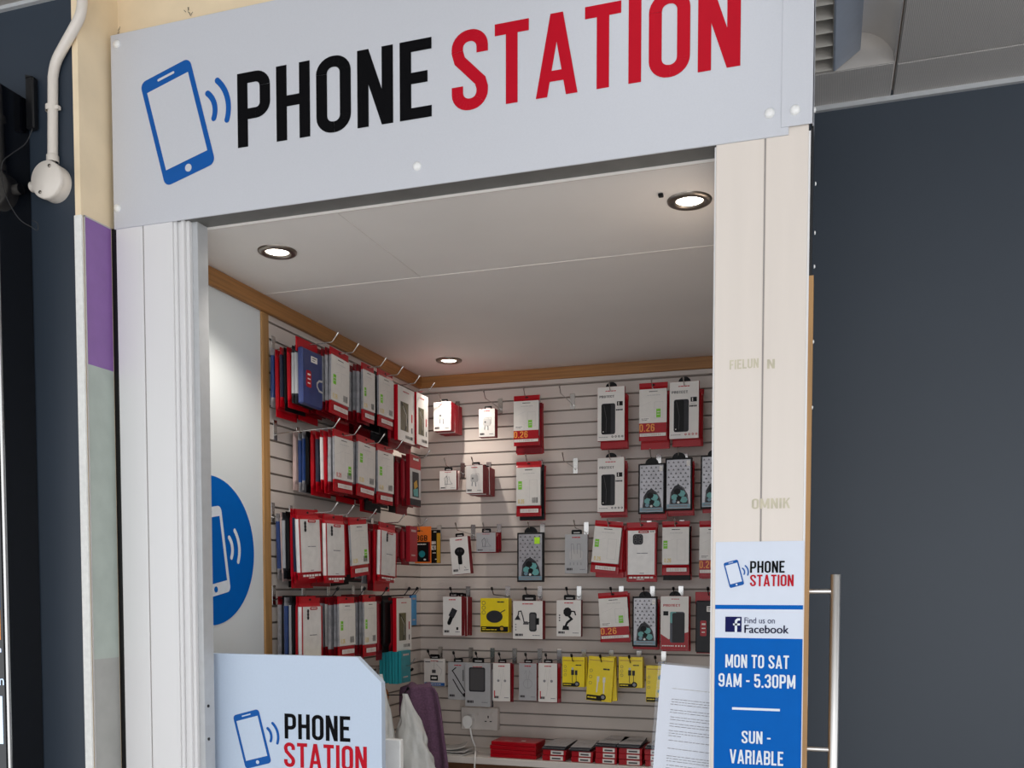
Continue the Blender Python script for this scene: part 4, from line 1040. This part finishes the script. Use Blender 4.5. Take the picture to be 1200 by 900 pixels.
back_stack(0, 815, 846, 700, 765, .15, 'wallet', {'m': 'charcoal'}, 'r', 'charcoal bagged case half hidden by pillar', tip='dark')
# ---- blue pack in the corner
left_stack(0, 482, 697, 733, 488, .10, 'plain', {'front': 'skyblue', 'side': 'label_blue', 'tab': 0}, '', 'sky blue pack in the corner', t=.008, Lh=.12)
# ---- bottom row (k=-5)
back_stack(-5, 497, 521.5, 772, 804, .06, 'plug', {'icon': 'leads', 'side': 'boxwhite'}, '', 'white pack with blue base strip', t=.008, tip='dark', Lh=.12)
back_stack(-5, 525, 548, 776, 820, .14, 'plug', {'icon': 'arms', 'front': 'boxgrey', 'side': 'boxgrey'}, '', 'grey box with black stylus arm picture', t=.014, tip='dark')
back_stack(-5, 545, 574.5, 777, 828, .165, 'plug', {'icon': 'window', 'front': 'boxgrey', 'side': 'boxgrey'}, 'g', 'tall grey box with dark window', t=.018, bt=.016, tip='dark')
back_stack(-5, 577.5, 598, 777, 822, .155, 'plug', {'icon': 'earphone'}, 'd', 'white earphone box beside grey window box', t=.02, bt=.014, tip='dark')
back_stack(-5, 608, 629, 777, 821, .155, 'plug', {'icon': 'loop', 'front': 'boxgrey'}, '', 'pale grey box with coiled earphone drawing', t=.012, tip='dark')
back_stack(-5, 631, 653, 777, 823, .155, 'plug', {'icon': 'earphone', 'v': 1}, 'rd', 'white earphone box left of yellow boxes', t=.012, bt=.012, tip='dark')
back_stack(-5, 659, 685, 770, 805, .155, 'yellow', {}, 'a', 'leftmost short yellow cable box', t=.02, bstyle='yellow', bt=.024, tip='dark')
back_stack(-5, 690, 720, 770, 822, .16, 'yellow', {'icon': 'white'}, 'aa', 'tall tilted yellow cable box with white plugs', tilt=math.radians(4), t=.016, bstyle='yellow', bt=.02, tip='dark')
back_stack(-5, 725, 753, 770, 806, .155, 'yellow', {'v': 1}, 'a', 'short yellow cable box right of the tall one', t=.02, bstyle='yellow', bt=.024, tip='dark')
back_stack(-5, 757, 783, 780, 823, .14, 'yellow', {'icon': 'teal'}, '', 'yellow box partly behind the paper notice', t=.012, tip='dark')

# ---------------------------------------------------------------- socket, plug, shelf
s0 = onY(541, 842, YB-.03); s1 = onY(583, 842, YB-.03); zt1 = onY(562, 829.5, YB-.03)[2]; zb1 = onY(562, 855, YB-.03)[2]
so = empty('wall_socket', ((s0[0]+s1[0])/2, YB, (zt1+zb1)/2), 'white double wall socket below the grey window box', 'socket')
sw, shh = s1[0]-s0[0], zt1-zb1
b = MB(); b.box((-sw/2, -.028, -shh/2), (sw/2, 0, shh/2), 'socket_white', .003); b.build('back_box', so)
b = MB(); b.box((-sw/2-.001, -.034, -shh/2-.001), (sw/2+.001, -.028, shh/2+.001), 'socket_white', .002); fp_ = b.build('face_plate', so)
for dx in (.036,):
    b = MB()
    b.box((dx-.0022, -.0346, .004), (dx+.0022, -.034, .013), 'black'); b.box((dx-.014, -.0346, -.010), (dx-.006, -.034, -.0065), 'black'); b.box((dx+.006, -.0346, -.010), (dx+.014, -.034, -.0065), 'black'); b.build('pin_holes', fp_)
for dx in (-.008, .052):
    b = MB(); b.box((dx-.005, -.037, .012), (dx+.005, -.034, .024), 'socket_white', .001); b.build('rocker_switch', fp_)
pcx = onY(549, 845, YB-.05)
pg = empty('mains_plug', (pcx[0], YB-.036, pcx[2]), 'white mains plug with hanging cable in the left half of the socket', 'plug')
b = MB(); b.prism(arc(0, .004, .019, 0, 180, 10)+[(-.017, -.012), (-.007, -.026), (.007, -.026), (.017, -.012)], -.028, 0, 'cap_white'); b.build('plug_body', pg)
b = MB(); pts = [onY(x, y, YB-.05) for x, y in ((551, 853), (553, 864), (557, 876))]+[onY(557, 884, YB-.21), onY(556, 905, YB-.215), onY(556, 960, YB-.2)]
pv = Vector((pcx[0], YB-.036, pcx[2])); b.tube([p-pv for p in cr(pts, 5)], .0034, 'cap_white', 8); b.build('cable', pg)

SZ = .978; SD = .205
mb_ = MB(); mb_.box((XL, YB-SD, SZ-.024), (-.2, YB, SZ), 'shelf_white', .002)
sh_ = mb_.build('counter_shelf'); tag(sh_, 'white laminate counter shelf along the back wall', 'shelf')
b = MB(); b.box((XL, YB-SD+.02, .1), (-.2, YB-SD+.038, SZ-.0245), 'brown_panel'); tag(b.build('cupboard_front'), 'dark brown wooden front under the white counter shelf', 'cupboard')

def flatpack(x, y, z, w, d, h, side, top, label, group, rot=0, lab=True, nm='boxed_phone_case'):
    r = empty(nm, (x, y, z), label, 'phone case', group, rot=(0, 0, rot))
    b = MB(); b.box((-w/2, 0, 0), (w/2, d, h), side, .001); b.build('carton', r)
    if top: b = MB(); b.box((-w/2+.001, .001, h), (w/2-.001, d-.001, h+.0006), top); b.build('lid', r)
    if lab: b = MB(); b.box((-w*.15, -.0006, h*.12), (w*.40, 0, h*.88), 'boxwhite'); b.box((-w*.08, -.0009, h*.3), (w*.3, -.0006, h*.6), 'print_dark'); b.build('end_label', r)
    return r
def shelf_pt(x, y, Y): return onY(x, y, Y)
# stack of red folders/pouches
a = onY(575, 885, YB-SD+.025); c = onY(629, 885, YB-SD+.025)
for i in range(4):
    w = c[0]-a[0]-.004*(i % 2); r = flatpack((a[0]+c[0])/2+rg.uniform(-.003, .003), YB-SD+.018, SZ+.0005+i*.0145, w, .11, .0138, 'red', None, 'glossy red pouch piled left of the boxed cases, %s' % ['lowest', 'second lowest', 'second highest', 'topmost'][i], 'red pouches piled on the shelf', math.radians(rg.uniform(-2.5, 2.5)), False, 'red_pouch')
    f = MB()
    if i == 3: f.box((.018, .03, .0142), (.034, .045, .0146), 'boxwhite'); f.box((-.04, .02, .0142), (-.01, .024, .0146), 'pinkish'); f.build('small_print', r)
# boxed cases: columns of two or three with grey packs on top
cols = [(637, 662, 2), (671, 694, 2), (699, 722, 3), (727, 752, 3), (757, 776, 3)]
cn = ['first column from the left', 'second column from the left', 'third column from the left', 'fourth column from the left', 'column half behind the paper notice']
for j, (xa_, xb_, n) in enumerate(cols):
    a = onY(xa_, 890, YB-SD+.02); c = onY(xb_, 890, YB-SD+.02); w = c[0]-a[0]+.006; xc = (a[0]+c[0])/2
    for i in range(n):
        flatpack(xc+rg.uniform(-.002, .002), YB-SD+.012+rg.uniform(0, .004), SZ+.0005+i*.0195, w, .16, .0185, 'red', 'red_dark', 'red boxed case, %s in the %s on the shelf' % (['bottom', 'middle' if n == 3 else 'top', 'top'][i], cn[j]), 'red boxed cases stacked on the shelf')
    for i in range(2):
        flatpack(xc+.004*i-.008*(j % 2), YB-SD+.006+.008*i, SZ+.0015+n*.0195+i*.0062, w*.99, .165, .0056, 'charcoal', 'clearbag', 'flat grey pack laid on the %s, %s' % (cn[j], ['lower', 'upper'][i]), 'grey packs on the boxed cases', math.radians(rg.uniform(-7, 5)), False, 'flat_case_pack')
# leaflets
for i in range(3):
    a = onY(531, 884, YB-SD+.03)
    b = MB(); N = 8; v = []; rr = random.Random(i)
    for iy in range(N+1):
        for ix in range(N+1):
            x = (ix/N-.5)*.10; y = iy/N*.13; v.append((x, y*.8, (.0022*math.sin(ix*.9+i)+.0022)*(.4+.6*iy/N)+(.012*(max(0, ix-5)/3)**2 if i == 2 else 0)))
    b.add(v, [(r*(N+1)+q, r*(N+1)+q+1, (r+1)*(N+1)+q+1, (r+1)*(N+1)+q) for r in range(N) for q in range(N)], 'newsprint', True)
    for k in range(4): pass
    o = b.build('newspaper', loc=(a[0]-.004*i, YB-SD+.012+.012*i, SZ+.001+.0075*i)); o.rotation_euler = (0, 0, math.radians(-14+15*i))
    md = o.modifiers.new('s', 'SOLIDIFY'); md.thickness = .0008
    tag(o, 'folded grey newspaper on the shelf by the plug cable, %s' % ['lowest of the pile', 'middle of the pile', 'top of the pile'][i], 'newspaper', 'newspapers on the shelf')

# ---------------------------------------------------------------- cloth, bags, tape on the low left-wall hook
tipP = onX(474, 814, XL+.19); hkY = tipP[1]; hz = tipP[2]+.017
hook((XL, hkY, hz), PI/2, .20, 'long chrome hook carrying the white carrier bag', 'dark', HG)
hook((XL, onX(470, 792, XL+.1)[1]+.02, hz+.045), PI/2, .13, 'hook behind the purple cloth', 'dark', HG)
# hanging cloth: folded towel seen broad side
def sheet(name, outline, Yc, nu, nv, depth, m, label, cat, thick=.004, seed=0):
    """outline: list of (v, xl, xr, y) pixels rows placed on plane Y; ripples give folds"""
    b = MB(); rr = random.Random(seed); rows = []
    o0 = onY(*outline[0][1:3:1], Yc) if False else onY((outline[0][0]+outline[0][1])/2, outline[0][2], Yc)
    for j in range(nv+1):
        t = j/nv*(len(outline)-1); i = min(int(t), len(outline)-2); f = t-i
        xl = outline[i][0]*(1-f)+outline[i+1][0]*f; xr = outline[i][1]*(1-f)+outline[i+1][1]*f; y = outline[i][2]*(1-f)+outline[i+1][2]*f
        row = []
        for k in range(nu+1):
            u = k/nu; p = onY(xl+(xr-xl)*u, y, Yc)
            amp = depth*(.25+.75*min(1, j/nv*2))
            d = amp*(math.sin(u*9.5+seed+j/nv*.9)+.45*math.sin(u*21+j/nv*2.2+seed*2)) + .03*(u-.5)**2
            e = .02*max(0, 1-j/nv*9)
            row.append((p[0]-o0[0], d+e*2, p[2]-o0[2]+.004*math.sin(u*7+seed)*(1 if j == 0 else 0)))
        rows.append(row)
    v = [p for r in rows for p in r]; n = nu+1
    b.add(v, [(r*n+q, r*n+q+1, (r+1)*n+q+1, (r+1)*n+q) for r in range(nv) for q in range(nu)], m, True)
    o = b.build(name, loc=o0); md = o.modifiers.new('s', 'SOLIDIFY'); md.thickness = thick; md.offset = 1
    tag(o, label, cat); return o
Ycl = hkY+.07
sheet('hanging_cloth', [(474, 498, 802), (467, 508, 806), (465.5, 512.5, 813), (465, 517, 832), (467, 521, 858), (470, 525, 885), (472, 528, 912), (474, 531, 960), (475, 533, 1020)], Ycl, 40, 40, .011, 'purple_cloth', 'soft purple cloth hanging from a hook beside the back wall', 'cloth', .006, 1)
# carrier bag: gathered at the hook, filling out below
def carrier(px, py, Yc, prof, label, seed, name='carrier_bag'):
    o0 = Vector(onY(px, py, Yc)); b = MB(); n = 44; v = []
    for (y, xl, xr, dep) in prof:
        a = Vector(onY(xl, y, Yc)); c = Vector(onY(xr, y, Yc)); cx = (a.x+c.x)/2-o0.x; hw = (c.x-a.x)/2; z = a.z*.5+c.z*.5-o0.z
        for k in range(n):
            th = 2*PI*k/n; g = 1+.09*math.sin(5*th+seed+z*18)+.07*math.sin(9*th-z*31+seed)+.05*math.sin(17*th+z*60)+.06*math.sin(3*th+z*95+seed)
            v.append((cx+hw*math.cos(th)*g, dep*math.sin(th)*g, z))
    m_ = len(prof)
    b.add(v, [(i*n+k, i*n+(k+1) % n, (i+1)*n+(k+1) % n, (i+1)*n+k) for i in range(m_-1) for k in range(n)], 'bag_white', True)
    b.add(v[-n:], [list(range(n))], 'bag_white')
    o = b.build(name, loc=o0); tag(o, label, 'bag')
    return o
def interp(rows, k=4):
    out = []
    for i in range(len(rows)-1):
        for j in range(k): t = j/k; out.append(tuple(a*(1-t)+c*t for a, c in zip(rows[i], rows[i+1])))
    out.append(rows[-1]); return out
carrier(474, 814, hkY-.022, interp([(813, 471.5, 477, .004), (817, 472, 478.5, .006), (830, 470, 485, .012), (845, 469, 492, .017), (858, 466, 497, .023), (872, 460, 500, .028), (890, 458, 508, .034), (915, 456, 514, .038), (970, 458, 516, .036), (1010, 466, 508, .02)]), 'crumpled white carrier bag hanging from the long hook', 1)
carrier(448, 800, hkY-.15, interp([(790, 444, 448, .004), (800, 443, 450, .008), (830, 438, 456, .02), (868, 432, 461, .03), (930, 428, 466, .03), (1000, 432, 462, .02)]), 'greyish carrier bag just behind the clipped corner of the counter panel', 3)
tp = onX(457, 813, XL+.03)
b = MB(); b.lathe([(.0175, -.014), (.030, -.014), (.030, .014), (.0175, .014), (.0175, -.014)], 'amber', 28, axis='x')
o = b.build('tape_roll', loc=(XL+.05, Ycl+.05, tp[2])); tag(o, 'amber tape roll hanging behind the purple cloth', 'tape')

# ---------------------------------------------------------------- light
w = bpy.data.worlds.new('world'); bpy.context.scene.world = w; w.use_nodes = True
nt = w.node_tree; bg = nt.nodes['Background']; bg.inputs[0].default_value = (.93, .96, 1.0, 1); bg.inputs[1].default_value = 1.5
# daylight entering the mall through its entrance behind the camera
li = bpy.data.lights.new('entrance_daylight', 'AREA'); li.shape = 'RECTANGLE'; li.size = 5; li.size_y = 2.6; li.energy = 85; li.color = (.95, .97, 1)
lo = bpy.data.objects.new('entrance_daylight', li); C.objects.link(lo); lo.location = (1.5, -3.8, 1.5); lo.rotation_euler = (PI/2, 0, math.radians(15))
vs = bpy.context.scene.view_settings
vs.view_transform = 'Standard'; vs.look = 'None'; vs.gamma = 1; vs.exposure = 0; vs.use_curve_mapping = False
